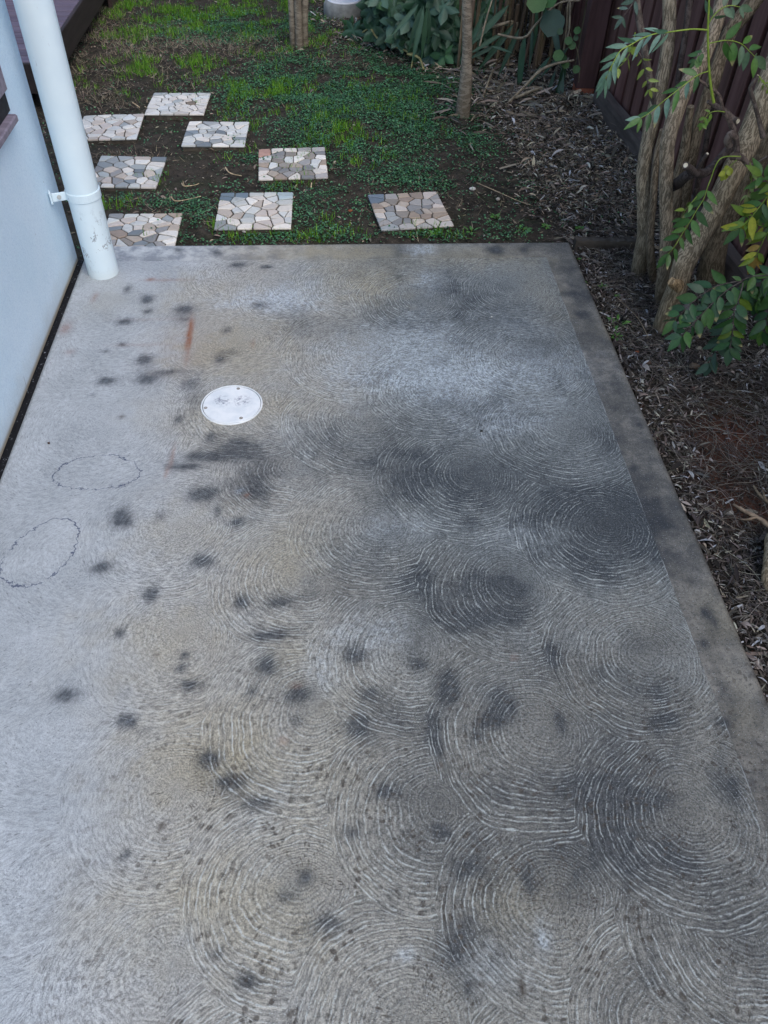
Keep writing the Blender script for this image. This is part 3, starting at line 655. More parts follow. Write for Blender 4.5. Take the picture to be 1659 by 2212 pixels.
# joint between the wall and the slab
n_ = NT('joint_filler'); P = n_.pos
c_ = n_.mix(n_.ramp(n_.noise(P, 120, 3, .7), .62, .67), (.012, .012, .014), (.22, .23, .25)); n_.bump(n_.noise(P, 90, 4, .7), .8, .004)
MJ = n_.done(n_.mix(n_.math('MULTIPLY', n_.ramp(n_.noise(P, 5, 3, .6), .6, .7), .0), c_, c_), .8, .2)
mb = MB(); N_ = 160; vs = []; fs = []
rr = random.Random(4)
for i in range(N_+1):
    y = -1.6+(2.80+1.6)*i/N_; w = .004*rr.random(); z = -.006+.003*rr.random()
    vs += [(WX-.021, y, z), (SX0+.0015+w*.5, y, z-.001), (SX0+.0015, y, -.10)]
fs = [(i*3+k, i*3+k+1, i*3+k+4, i*3+k+3) for i in range(N_) for k in (0, 1)]
mb.add(vs, fs); jn = mb.build('expansion_joint', MJ); tag(jn, kind='structure')

# ------------------------------------------------------------------ downpipe
n_ = NT('pale_painted_pipe'); P = n_.pos; p = n_.xyz(P)
c_ = n_.mix(n_.ramp(n_.noise(P, 5, 4, .6), .35, .65), (.70, .82, .87), (.76, .87, .90))
scr = n_.noise(n_.scale(P, (1, 1, .45)), 38, 4, .75); zone_ = n_.math('MULTIPLY', n_.ramp(p[2], .30, .10), n_.ramp(p[2], .02, .07))
c_ = n_.mix(n_.math('MULTIPLY', n_.math('MULTIPLY', n_.ramp(n_.math('ABSOLUTE', n_.math('SUBTRACT', scr, .56)), .026, .008), n_.ramp(n_.noise(P, 13, 3, .6), .44, .54)), zone_), c_, (.12, .12, .14))
c_ = n_.mix(n_.math('MULTIPLY', n_.ramp(n_.noise(n_.scale(P, (1, 1, .3)), 70, 3, .6), .70, .74), .6), c_, (.40, .40, .42))
c_ = n_.mix(n_.math('MULTIPLY', n_.ramp(p[2], .05, -.01), .3), c_, (.55, .52, .45))
n_.bump(n_.noise(P, 90, 3, .6), .05, .001); MP = n_.done(c_, .34, .45)
PXY = (-.838, 2.700); PR = .0545
pipe = thing('downpipe', (PXY[0], PXY[1], 0), 'pale blue-white round downpipe standing at the end of the house wall', 'downpipe')
mb = MB(); seg = 48; zs = [-.006]+[.0+.04*i for i in range(0, 69)]; vs = []
rr = random.Random(8)
for i, z in enumerate(zs):
    for k in range(seg):
        a = 2*math.pi*k/seg; r = PR*(1+.002*math.sin(3*a+z*4))
        zz = z+(.004*math.sin(5*a)+.003*math.sin(9*a+1) if i == 0 else 0)
        vs.append((PXY[0]+r*math.cos(a), PXY[1]+r*math.sin(a), zz))
mb.add(vs, [(i*seg+k, i*seg+(k+1) % seg, (i+1)*seg+(k+1) % seg, (i+1)*seg+k) for i in range(len(zs)-1) for k in range(seg)])
mb.build('pipe', MP, pipe, True)
def pring(mb, z0, z1, r0, r1, seg=48):
    vs = []
    for (z, r) in ((z0, r0), (z0, r1-.001), (z0+.0015, r1), (z1-.0015, r1), (z1, r1-.001), (z1, r0)):
        for k in range(seg):
            a = 2*math.pi*k/seg; vs.append((PXY[0]+r*math.cos(a), PXY[1]+r*math.sin(a), z))
    mb.add(vs, [(i*seg+k, i*seg+(k+1) % seg, (i+1)*seg+(k+1) % seg, (i+1)*seg+k) for i in range(5) for k in range(seg)])
BZ = .300
mb = MB(); pring(mb, BZ-.014, BZ+.014, PR-.001, PR+.0035); clip = mb.build('bracket', MP, pipe)
mb = MB(); Mx = Matrix.Translation((PXY[0]-.070, PXY[1]-.028, BZ)) @ Matrix.Rotation(math.radians(20), 4, 'Z')
mb.box((-.026, -.003, -.014), (.028, .003, .014), bev=.001, M=Mx)
mb.box((-.034, -.010, -.020), (-.027, .012, .022), bev=.002, M=Mx); mb.build('lug', MP, clip)
mb = MB(); mb.tube([Mx @ Vector((-.004, -.003, 0)), Mx @ Vector((-.004, -.008, 0))], [.0075, .0065], 12, sub=1); mb.build('screw', simple_mat('zinc', (.45, .46, .44), (.55, .55, .52)), clip)

# ------------------------------------------------------------------ inspection cover
CC = at(501, 875); CC[2] = 0
n_ = NT('white_plastic_cover'); P = n_.pos
c_ = n_.mix(n_.ramp(n_.noise(P, 18, 5, .65), .35, .65), (.70, .74, .76), (.83, .85, .85))
def blot(a, b, r):
    q = at(a, b); return n_.ramp(n_.vec('DISTANCE', P, (q[0], q[1], .004)), r, r*.25)
sm = n_.math('MAXIMUM', blot(480, 868, .034), n_.math('MULTIPLY', blot(523, 868, .036), .8))
c_ = n_.mix(n_.math('MULTIPLY', sm, n_.ramp(n_.noise(P, 120, 5, .75), .46, .60)), c_, (.16, .17, .23))
n_.bump(n_.noise(P, 60, 3), .1, .001); MC = n_.done(c_, .5, .4)
cov = thing('inspection_cover', (CC[0], CC[1], 0), 'round white screwed-down inspection cover set flush in the slab', 'drain cover')
def disc(mb, c, r0, r1, z, h, seg=72, c_=(1, 1, 1)):
    vs = []
    prof = [(r0, z-h), (r0, z-.0006), (r0+.0006, z), (r1-.0012, z), (r1, z-.0012), (r1, z-h)] if r0 > 0 else [(.0001, z), (r1-.0012, z), (r1, z-.0012), (r1, z-h)]
    for r, zz in prof:
        for k in range(seg):
            a = 2*math.pi*k/seg; vs.append((c[0]+r*math.cos(a), c[1]+r*math.sin(a), zz))
    mb.add(vs, [(i*seg+k, i*seg+(k+1) % seg, (i+1)*seg+(k+1) % seg, (i+1)*seg+k)[::-1] for i in range(len(prof)-1) for k in range(seg)], c_)
mb = MB(); disc(mb, CC, .0885, .0930, .0042, .006); mb.build('rim', MC, cov)
mb = MB(); disc(mb, CC, 0, .0868, .0038, .006); mb.build('lid', MC, cov)
mb = MB(); disc(mb, CC, 0, .0900, .0016, .002); mb.build('seat_ring', mdark, cov)
mscr = simple_mat('screw_steel', (.20, .17, .12), (.30, .28, .24), rough=.5)
for a, b in ((444.5, 883), (515, 841.5), (521, 905)):
    q = at(a, b); mb = MB(); disc(mb, q, .0025, .0055, .0050, .003, 20); s_ = mb.build('screw', mscr, cov)
    mb = MB(); disc(mb, q, 0, .0024, .0040, .003, 14); mb.build('recess', mdark, s_)

# ------------------------------------------------------------------ stepping pavers: real mosaic stones
def clip_poly(poly, nx_, ny_, d):
    out = []
    for i in range(len(poly)):
        a = poly[i]; b = poly[(i+1) % len(poly)]; da = a[0]*nx_+a[1]*ny_-d; db = b[0]*nx_+b[1]*ny_-d
        if da <= 0: out.append(a)
        if (da < 0 < db) or (db < 0 < da):
            t = da/(da-db); out.append((a[0]+(b[0]-a[0])*t, a[1]+(b[1]-a[1])*t))
    return out
n_ = NT('mosaic_stone'); P = n_.pos
c_ = n_.attr('col', True); v_ = n_.noise(n_.scale(P, (1, 2.4, 1)), 60, 5, .65)
c_ = n_.mix(1.0, c_, n_.mix(v_, (.72, .72, .74), (1.25, 1.22, 1.2)), 'MULTIPLY'); c_ = n_.mix(n_.math('MULTIPLY', n_.ramp(n_.noise(P, 34, 4, .7), .58, .72), .30), c_, (.16, .13, .10))
n_.bump(n_.noise(P, 180, 4, .6), .3, .002); MST = n_.done(c_, .62, .35)
MBASE = simple_mat('paver_grout', (.055, .046, .036), (.10, .085, .065), (40, 40, 40), .9, .2, .5, .003)
WHT = [(.72,.70,.63),(.78,.75,.67),(.66,.67,.63),(.76,.71,.62),(.62,.63,.58)]; PNK = [(.60,.53,.46),(.56,.49,.41),(.64,.59,.52)]; BLU = [(.27,.30,.30),(.36,.38,.37),(.21,.24,.25),(.42,.45,.43)]; TAN_ = [(.42,.34,.26),(.36,.29,.23),(.48,.41,.33),(.30,.27,.23)]; GRY = [(.34,.33,.31),(.27,.27,.26),(.42,.40,.37)]
PAV = [((.0,), (-.775,4.438), -1.5, .300, WHT*3+BLU[3:]+PNK[2:], 'white mosaic stepping paver farthest back, brown stain on one stone'),
       ((1,), (-1.075,4.140), 1.0, .300, WHT*2+PNK*2+BLU[1:2], 'pinkish white stepping paver half hidden by the downpipe, farthest of those beside the pipe'),
       ((2,), (-.545,4.030), -1.0, .298, WHT*4+BLU, 'clean white stepping paver, one blue-grey stone at its left, grass at its right'),
       ((3,), (-.170,3.712), 2.5, .312, TAN_*2+GRY*2+WHT, 'tan and brown stained stepping paver with a rusty far-left corner stone'),
       ((4,), (-.905,3.632), -2.0, .300, BLU*2+PNK*2+WHT+GRY, 'blue-grey and beige stepping paver right of the downpipe bracket'),
       ((5,), (-.318,3.243), -.6, .312, WHT*2+PNK*2+BLU[3:], 'pale pink stepping paver with two slate blue stones in its far-left corner, near the slab'),
       ((6,), (.335,3.240), 8.0, .308, GRY*2+BLU[:2]+TAN_+PNK, 'rotated grey-tan stepping paver with weeds in its joints, nearest the litter bed'),
       ((7,), (-.768,3.085), .3, .300, PNK+GRY+BLU[:3]+TAN_+WHT, 'mixed tan and slate stepping paver touching the slab edge beside the foot of the pipe')]
for pi, (_, (cx, cy), ang, size, pal, lab) in enumerate(PAV):
    rr = random.Random(100+pi); zt = float(gheight(np.array([cx]), np.array([cy]))[0])+.020
    if pi in (5, 7): zt = max(zt, GZ+.024)
    tx, ty = rr.uniform(-.02, .02), rr.uniform(-.03, .02)
    if pi in (0, 1, 2, 4): zt += .005
    if pi == 7: zt -= .004
    t = thing('stepping_paver', (cx, cy, zt-.03), lab, 'paver', 'mosaic stepping pavers set in the lawn')
    M_ = Matrix.Translation((cx, cy, zt)) @ Matrix.Rotation(math.radians(ang), 4, 'Z') @ Matrix.Rotation(tx, 4, 'X') @ Matrix.Rotation(ty, 4, 'Y')
    h = size/2; mb = MB(); mb.box((-h+.004, -h+.004, -.034), (h-.004, h-.004, -.0035), bev=.003, M=M_); mb.build('base', MBASE, t)
    nrow = 8; S0 = []
    for r in range(nrow):
        nc = rr.choice((4, 5, 6, 6)) if 0 < r < nrow-1 else rr.choice((4, 5, 5))
        for k_ in range(nc):
            je = .46 if 0 < r < nrow-1 else .12
            S0.append((-h+size*(k_+.5+rr.uniform(-.46, .46)*(1 if je > .2 else .5))/nc, -h+size*(r+.5+rr.uniform(-je, je))/nrow))
    mb = MB()
    for i, a in enumerate(S0):
        poly = [(-h, -h), (h, -h), (h, h), (-h, h)]
        for j, b in enumerate(S0):
            if i == j: continue
            nx_, ny_ = b[0]-a[0], b[1]-a[1]; L = math.hypot(nx_, ny_); nx_ /= L; ny_ /= L
            poly = clip_poly(poly, nx_, ny_, (a[0]+b[0])/2*nx_+(a[1]+b[1])/2*ny_-rr.uniform(.0012, .0030))
            if len(poly) < 3: break
        if len(poly) < 3: continue
        gx_ = sum(p_[0] for p_ in poly)/len(poly); gy_ = sum(p_[1] for p_ in poly)/len(poly)
        sc_ = 1-rr.uniform(.0, .03); poly = [(gx_+(x-gx_)*sc_, gy_+(y-gy_)*sc_) for x, y in poly]
        Q = []
        for k_ in range(len(poly)):                       # knock the corners off
            a_, b_ = poly[k_], poly[(k_+1) % len(poly)]; u = rr.uniform(.03, .13); w = rr.uniform(.03, .13)
            Q += [(a_[0]*(1-u)+b_[0]*u, a_[1]*(1-u)+b_[1]*u), (a_[0]*w+b_[0]*(1-w), a_[1]*w+b_[1]*(1-w))]
        c = rr.choice(pal); edge = max(abs(a[0]), abs(a[1])) > h*.72
        if pi == 5 and a[0] < -h*.35 and a[1] > h*.62: c = (.17, .22, .25)
        if pi == 5 and a[0] > h*.6 and a[1] > h*.6: c = (.42, .50, .50)
        if pi == 5 and a[0] < -h*.5 and a[1] < -h*.7: c = (.30, .32, .31)
        if pi == 6 and a[0] < -h*.6 and a[1] > h*.6: c = (.16, .20, .24)
        if pi == 3 and a[0] < -h*.6 and a[1] > h*.5: c = (.44, .27, .21)
        if pi == 2 and a[0] < -h*.7 and abs(a[1]) < h*.25: c = (.25, .29, .31)
        if pi == 0 and abs(a[0]-h*.35) < h*.2 and abs(a[1]) < h*.18: c = (.24, .19, .14)
        g = rr.uniform(.85, 1.1); c = tuple(v*g for v in c); ht = rr.uniform(0, .0025); m = len(Q); tl = rr.uniform(-.03, .03), rr.uniform(-.03, .03)
        vs = [(x, y, -.006) for x, y in Q]+[(x, y, ht-.0018+(x-gx_)*tl[0]+(y-gy_)*tl[1]) for x, y in Q]+[(gx_+(x-gx_)*.90, gy_+(y-gy_)*.90, ht+(x-gx_)*tl[0]+(y-gy_)*tl[1]) for x, y in Q]
        vs = [tuple(M_ @ Vector(v)) for v in vs]
        fs = [(q*m+k_, q*m+(k_+1) % m, (q+1)*m+(k_+1) % m, (q+1)*m+k_) for q in (0, 1) for k_ in range(m)]+[tuple(range(2*m, 3*m))]
        mb.add(vs, fs, c)
    mb.build('mosaic_stones', MST, t)

# ------------------------------------------------------------------ deck
MDK = simple_mat('deck_board', (.105, .080, .108), (.165, .130, .162), (3, 40, 40), .6, .4, .3, .002, True, .3, .7)
MFA = simple_mat('deck_fascia', (.026, .020, .019), (.045, .034, .032), (40, 4, 40), .6, .35, .3, .002, True, .3, .7)
DXE = -1.40; DZ = .165
deck = thing('timber_deck', (DXE, 4.5, GZ), 'raised purple-brown timber deck with gapped boards beyond the house corner', 'deck')
for i in range(34):
    y0 = 4.40+i*.092; g = random.Random(i).uniform(.8, 1.15)
    if y0 > 6.9: break
    mb = MB(); mb.box((-3.4, y0, DZ-.022), (DXE-.022, y0+.081, DZ), (g, g, g), bev=.003); mb.build('board', MDK, deck)
mb = MB(); mb.box((DXE-.020, 4.38, DZ-.135), (DXE, 6.1, DZ+.004), bev=.003); mb.build('fascia', MFA, deck)
mb = MB(); mb.box((-3.4, 4.36, DZ-.135), (DXE, 4.378, DZ+.004), bev=.003); mb.build('fascia', MFA, deck)
for y0 in (4.5, 5.62, 6.7):
    mb = MB(); mb.box((DXE-.11, y0, -.10), (DXE-.05, y0+.06, DZ-.022), (.8, .8, .8), bev=.002); mb.build('post', MFA, deck)
mb = MB(); mb.box((DXE-.02, 6.103, DZ-.30), (DXE+.006, 6.95, DZ-.02), (1.6, 1.4, 1.3), bev=.003); mb.build('step_board', MFA, deck)
mb = MB(); mb.box((-3.4, 4.7, -.12), (DXE-.16, 6.9, -.02), (.3, .3, .3)); mb.build('bearer', MFA, deck)

# ------------------------------------------------------------------ fence, post, sleeper, edging
MFE = simple_mat('dark_stained_paling', (.095, .046, .036), (.165, .088, .072), (26, 26, 3.0), .65, .3, .45, .003, True, .3, .7)
fence = thing('paling_fence', (1.53, 4.0, GZ), 'dark red-brown vertical paling fence along the right side of the garden', 'fence')
fang = math.atan(.05)
for i in range(72):
    rr = random.Random(500+i); y0 = -1.2+i*.126
    if y0 > 7.8: break
    xf = FENCE(y0+.05); g = rr.uniform(.75, 1.3); tilt = rr.uniform(-.006, .006)
    Mf = Matrix.Translation((xf, y0, -.10)) @ Matrix.Rotation(fang, 4, 'Z') @ Matrix.Rotation(tilt, 4, 'X')
    mb = MB(); mb.box((0, 0, 0), (.016, .097, 1.86+rr.uniform(-.004, .004)), (g, g*rr.uniform(.92, 1.05), g), bev=.002, M=Mf); mb.build('paling', MFE, fence)
for z in (.16, 1.40):
    mb = MB(); y0, y1 = -1.2, 7.8
    Mf = Matrix.Translation((FENCE(y0)+.019, y0, z)) @ Matrix.Rotation(fang, 4, 'Z'); mb.box((0, 0, 0), (.04, y1-y0, .075), (.5, .5, .5), bev=.002, M=Mf); mb.build('rail', MFE, fence)
mb = MB(); Mf = Matrix.Translation((FENCE(-1.2)+.075, -1.2, -.1)) @ Matrix.Rotation(fang, 4, 'Z'); mb.box((0, 0, 0), (.016, 9.0, 1.80), (.35, .35, .38), M=Mf); mb.build('backing_boards', MFE, fence)
PO = at(1262, 216, GZ)
post = MB(); Mp = Matrix.Translation((PO[0], PO[1]+.02, -.12)) @ Matrix.Rotation(math.radians(-4), 4, 'Z')
post.box((-.052, 0, .11), (.052, .10, 2.1), (.62, .62, .72), bev=.004, M=Mp); post.box((-.050, .002, 0), (.050, .098, .112), (2.6, 1.7, 1.2), bev=.003, M=Mp)
tag(post.build('fence_post', MFE), 'dark square timber fence post, raw orange wood at its foot', 'post')
MSL = simple_mat('weathered_sleeper', (.060, .048, .042), (.120, .098, .086), (22, 4, 22), .75, .25, .6, .004, True, .3, .7)
def sleeper(name, p0, p1, w, h, z, lab, cat, mat, seed, c=(1, 1, 1)):
    p0 = Vector((p0[0], p0[1], z)); p1 = Vector((p1[0], p1[1], z)); L = (p1-p0).length; a = math.atan2(p1.y-p0.y, p1.x-p0.x); n = 22; rr = random.Random(seed)
    M_ = Matrix.Translation(p0) @ Matrix.Rotation(a, 4, 'Z'); vs = []; ring = [(-1, 0), (-1, .85), (-.85, 1), (.85, 1), (1, .85), (1, 0)]
    for i in range(n+1):
        for (u, v) in ring: vs.append(tuple(M_ @ Vector((L*i/n, u*w/2+rr.uniform(-.002, .002), v*h+(rr.uniform(-.003, .003) if v > 0 else 0)))))
    m = len(ring); fs = [(i*m+k, i*m+(k+1) % m, (i+1)*m+(k+1) % m, (i+1)*m+k)[::-1] for i in range(n) for k in range(m)]+[tuple(range(m)), tuple(range(n*m, n*m+m))[::-1]]
    mb = MB(); mb.add(vs, fs, c); o = mb.build(name, mat); tag(o, lab, cat); return o
sleeper('garden_sleeper', (1.43, 4.42), (1.545, 2.0), .055, .15, GZ-.035, 'dark weathered sleeper running along the foot of the paling fence', 'sleeper', MSL, 1)
e0, e1 = at(1242, 521, GZ+.03), at(1375, 522, GZ+.03)
MED = simple_mat('grey_edging', (.055, .045, .035), (.10, .085, .068), (4, 30, 30), .8, .2, .5, .003, False, .3, .7)
sleeper('edging_board', (e0[0], e0[1]), (e1[0]+.06, e1[1]), .038, .06, GZ-.02, 'short grey-brown timber edging board lying in the litter off the far corner of the slab', 'edging', MED, 2)
# back boundary
bf = thing('back_fence', (0, 8.1, GZ), 'dark paling fence across the far end of the yard', 'fence')
for i in range(64):
    x0 = -5.6+i*.112; g = random.Random(900+i).uniform(.8, 1.2); mb = MB(); mb.box((x0, 8.1, -.1), (x0+.106, 8.118, 1.75), (g, g, g), bev=.002); mb.build('paling', MFE, bf)
mb = MB(); mb.box((-5.6, 8.12, 1.2), (1.5, 8.16, 1.28), (.6, .6, .6)); mb.build('rail', MFE, bf)

# ------------------------------------------------------------------ concrete pot foot
MCO = simple_mat('rough_concrete', (.20, .20, .185), (.30, .30, .275), (20, 20, 20), .85, .2, .7, .004)
pc = np.array([.125, 5.99, GZ])
pot = thing('concrete_pedestal', (pc[0], pc[1], GZ), 'low round concrete pedestal with a white dished top behind the tree stems', 'pedestal')
def lathe(prof, c, seg=48):
    mb = MB(); vs = [(c[0]+r*math.cos(2*math.pi*k/seg), c[1]+r*math.sin(2*math.pi*k/seg), c[2]+z) for r, z in prof for k in range(seg)]
    mb.add(vs, [(i*seg+k, i*seg+(k+1) % seg, (i+1)*seg+(k+1) % seg, (i+1)*seg+k) for i in range(len(prof)-1) for k in range(seg)]); return mb
lathe([(.132, -.03), (.136, .02), (.134, .075), (.122, .095), (.112, .098)], (pc[0], pc[1], GZ)).build('body', MCO, pot, True)
lathe([(.112, .098), (.108, .105), (.098, .106), (.088, .094), (.05, .088), (.0005, .087)], (pc[0], pc[1], GZ)).build('dish', simple_mat('white_glaze', (.72, .72, .72), (.82, .80, .80)), pot, True)

# ================================================================== TREES
def bark_mat(name, a, b, foot_tone=0.0, vs=(70, 70, 11), bd=.004):
    n = NT(name); P = n.pos; w = n.noise(P, 9, 3, .5, True); Pw = n.vec('ADD', P, n.vec('SCALE', n.vec('SUBTRACT', w, (.5, .5, .5)), scale=.03))
    f = n.noise(n.scale(Pw, vs), 1, 5, .65); g = n.noise(P, 12, 4, .6)
    c = n.mix(n.ramp(f, .36, .62), a, b); c = n.mix(n.math('MULTIPLY', n.ramp(g, .5, .7), .5), c, tuple(v*1.25 for v in b))
    fu = n.ramp(n.math('ABSOLUTE', n.math('SUBTRACT', f, .47)), .035, .0); c = n.mix(n.math('MULTIPLY', fu, .75), c, tuple(v*.35 for v in a))
    if foot_tone: c = n.mix(n.math('MULTIPLY', n.ramp(n.xyz(P)[2], .22, -.05), foot_tone), c, (.060, .048, .025))  # darker brown towards the foot of the stem
    c = n.mix(1.0, c, n.attr('col', True), 'MULTIPLY')
    n.bump(f, .9, bd); return n.done(c, .85, .2)
MBK = bark_mat('furrowed_bark', (.15, .120, .080), (.42, .35, .25), .5, (190, 190, 26))
MBR = bark_mat('twig_bark', (.070, .055, .048), (.130, .108, .095), 0, (60, 60, 40), .0015)
MB2 = bark_mat('smooth_bark', (.195, .160, .120), (.30, .258, .20), .35, (18, 18, 60), .002)
MCUT = simple_mat('cut_wood', (.50, .42, .28), (.68, .62, .48), (60, 60, 60), .7, .2)
MSH = simple_mat('green_shoot', (.16, .24, .03), (.24, .33, .05), (40, 40, 40), .5, .3)

def stem(parent, name, pts, mat, seed, seg=14, rough=.05, c=(1, 1, 1), up=None, sub=5):
    """pts: (photo x, photo y, depth y, half width in photo px)"""
    P = []; R = []
    for i, (a, b, Yd, r) in enumerate(pts):
        q = aty(a, b, Yd); P.append(q); R.append(r*.93*pxm(q))
    if up:
        P0, R0 = P[-1], R[-1]; dd = P[-1]-P[-2]; dd = dd/np.linalg.norm(dd); ul = np.linalg.norm(up); un = np.array(up)/ul
        for s_ in (.05, .12, .22, .36, .55, .78, 1.0): k_ = min(1, s_*1.6); P.append(P[-1]+(dd*(1-k_)+un*k_)*ul*(s_-(len(P) and ([0,.05,.12,.22,.36,.55,.78][(.05,.12,.22,.36,.55,.78,1.0).index(s_)])))); R.append(R0*(1-.25*s_))
    mb = MB(); mb.tube(P, R, seg, c, True, rough, sub, seed); return mb.build(name, mat, parent, True), P, R
def gy(a, b): return float(at(a, b, GZ)[1])

LEAFT = None
def leafmesh(S_, base, d, nrm, L, w, col, rr, tipc=None):
    """a pointed leaflet from base along d with normal nrm, folded at the midrib and drooping"""
    d = d/np.linalg.norm(d); sx = np.cross(d, nrm); sx /= np.linalg.norm(sx)+1e-9; nn = np.cross(sx, d)
    n = 7; V = []; C = []; droop = rr.uniform(.05, .3); fold = rr.uniform(.12, .4); wav = rr.uniform(0, 6)
    for i in range(n+1):
        t = i/n; ww = w*.5*(max(0.0, math.sin(math.pi*min(1, t**.80)))**.9)*(1-.15*t)
        c = base+d*(L*t)-nn*(L*droop*t*t)
        for u in (-1, 0, 1):
            V.append(c+sx*(u*ww)+nn*(abs(u)*ww*fold+.03*L*math.sin(wav+7*t)*u*u*.4))
            k = (1.18 if u == 0 else 1.0)*(1+.06*math.sin(t*19+u)); cc = np.array(col)*k
            if tipc is not None and t > .82: cc = np.array(tipc)
            C.append(cc)
    F = [(i*3+j, i*3+j+1, i*3+j+4, i*3+j+3) for i in range(n) for j in range(2)]
    S_.V.append(np.array(V)); S_.F.append(np.array(F)+S_.n); S_.C.append(np.array(C)); S_.n += len(V)

G_D = [(.030,.085,.028),(.038,.10,.035),(.025,.07,.03),(.05,.115,.03),(.04,.085,.045)]
G_Y = [(.10,.17,.02),(.16,.22,.025),(.07,.14,.02),(.30,.30,.03),(.12,.19,.03)]
G_M = [(.06,.14,.03),(.05,.12,.03),(.08,.16,.035),(.045,.10,.03)]
G_B = [(.10,.18,.13),(.13,.22,.17),(.08,.15,.10),(.16,.25,.20)]
def spray(parent, pts, n, Lpx, pal, seed, mat_stem=None, rpx=1.6, wid=.42, both=True, spread=.9, end=True, tips=.12, t0=.12, face=.75, down=.25):
    rr = random.Random(seed); P = [aty(a, b, Yd) for a, b, Yd in pts]
    mb = MB(); R = [rpx*pxm(P[0])*(1-.55*i/(len(P)-1)) for i in range(len(P))]
    Q = mb.tube(P, R, 6, (1, 1, 1), True, 0, 6, seed); tw = mb.build('leaf_stalk', mat_stem or MSH, parent, True)
    S_ = Scat(); Q = np.array(Q); seglen = np.r_[0, np.cumsum(np.linalg.norm(np.diff(Q, axis=0), axis=1))]; T = seglen[-1]
    def pt(t):
        s = t*T; return np.array([np.interp(s, seglen, Q[:, k]) for k in range(3)])
    for i in range(n):
        t = t0+(1-t0)*(i+.2*rr.random())/max(1, n-1) if n > 1 else 1; t = min(t, .995)
        p = pt(t); tg = pt(min(1, t+.03))-pt(max(0, t-.03)); tg /= np.linalg.norm(tg)+1e-9
        view = CO-p; view /= np.linalg.norm(view)
        N0 = view*face+np.array([0, 0, 1])*(1-face)+np.array([rr.gauss(0, .28) for _ in range(3)]); N0 /= np.linalg.norm(N0)
        lat = np.cross(tg, N0); lat /= np.linalg.norm(lat)+1e-9
        for sgn in ((-1, 1) if both else (rr.choice((-1, 1)),)):
            if rr.random() < .07: continue
            Ln = Lpx*pxm(p)*rr.uniform(.75, 1.15)*(1-.25*abs(t-.5)); dd = lat*sgn*spread+tg*rr.uniform(.35, .75)+np.array([0, 0, -1])*rr.uniform(0, down*2)
            c = np.array(rr.choice(pal))*rr.uniform(.8, 1.2); tc = (.30, .26, .12) if rr.random() < tips else None
            ds = dd/np.linalg.norm(dd); leafmesh(S_, p+ds*.002, dd, N0+np.array([rr.gauss(0, .15) for _ in range(3)]), Ln, Ln*wid*rr.uniform(.85, 1.15), c, rr, tc)
    if end:
        p = pt(1.0); tg = p-pt(.93); view = CO-p; Ln = Lpx*pxm(p); leafmesh(S_, p, tg, view/np.linalg.norm(view)+np.array([0, 0, .3]), Ln, Ln*wid, np.array(rr.choice(pal)), rr)
    S_.build('leaflets', M_green, tw, True)
    return tw

# ---- the many-stemmed tree of the right bed
tb = at(1435, 640, GZ)
tree = thing('multi_stemmed_tree', (tb[0], tb[1], GZ), 'multi-stemmed rough-barked tree leaning over the right bed, with pruned stubs and leafy shoots', 'tree')
y1, y2, y3, y4, y5 = gy(1378, 592), gy(1430, 655), gy(1434, 712), gy(1531, 615), gy(1462, 600)
stem(tree, 'trunk', [(1376,606,y1,19),(1378,588,y1,17),(1387,540,y1,17),(1392,500,y1+.01,16.5),(1391,433,y1+.02,16),(1391,364,y1+.03,16),(1408,264,y1+.04,16.5),(1428,181,y1+.04,16),(1439,125,y1+.05,15.5),(1445,56,y1+.06,15.5),(1446,-10,y1+.07,15.5)], MBK, 1, 16, .028, up=(.05, .1, .9))
stem(tree, 'trunk', [(1428,670,y2,21),(1430,650,y2,18),(1436,580,y2,15.5),(1440,514,y2,15),(1438,430,y2,15),(1440,360,y2+.01,16),(1443,306,y2+.02,17),(1462,236,y2+.04,19),(1486,180,y2+.06,18),(1515,135,y2+.08,16.5),(1540,72,y2+.10,16),(1557,10,y2+.12,15.5)], MBK, 2, 16, .035, (.92, .9, .9), up=(.22, .1, .8))
stem(tree, 'trunk', [(1424,735,y3,26),(1434,703,y3,24),(1450,650,y3,22),(1464,618,y3,23),(1478,570,y3+.01,25),(1517,500,y3+.03,24.5),(1557,428,y3+.05,26),(1584,372,y3+.06,27),(1613,310,y3+.08,28),(1640,240,y3+.10,28),(1668,165,y3+.12,28)], MBK, 3, 18, .04, (1.08, 1.05, 1.0), up=(.28, .12, .7))
stem(tree, 'trunk', [(1522,650,y4,36),(1531,611,y4,32),(1540,560,y4,28),(1549,515,y4,27),(1573,465,y4-.02,25),(1596,420,y4-.04,24),(1628,364,y4-.06,22),(1655,310,y4-.08,20),(1690,240,y4-.08,19)], MBK, 4, 18, .04, (.66, .62, .58), up=(.25, .1, .6))
stem(tree, 'trunk', [(1460,612,y5,17),(1466,560,y5,16),(1472,500,y5,15.5),(1482,400,y5-.02,15),(1497,320,y5-.03,15),(1516,245,y5-.03,15.5),(1542,170,y5-.02,16),(1558,115,y5,16),(1580,64,y5,17),(1608,30,y5,18),(1640,-14,y5,19)], MBK, 5, 16, .04, (.66, .63, .60), up=(.3, .1, .6))
stem(tree, 'trunk', [(1411,610,y1-.06,9),(1406,560,y1-.06,9.5),(1405,500,y1-.04,9),(1410,440,y1-.03,8.5),(1414,385,y1-.02,8),(1420,330,y1,8),(1432,280,y1,7)], MBK, 6, 12, .06, (.72, .7, .7))
stem(tree, 'branch', [(1416,226,y1+.03,8),(1404,178,y1+.03,8.5),(1391,100,y1+.05,8),(1382,50,y1+.07,8),(1374,-6,y1+.09,8)], MBR, 7, 10, .04, (1.05, 1.05, 1), up=(-.02, .1, .6))
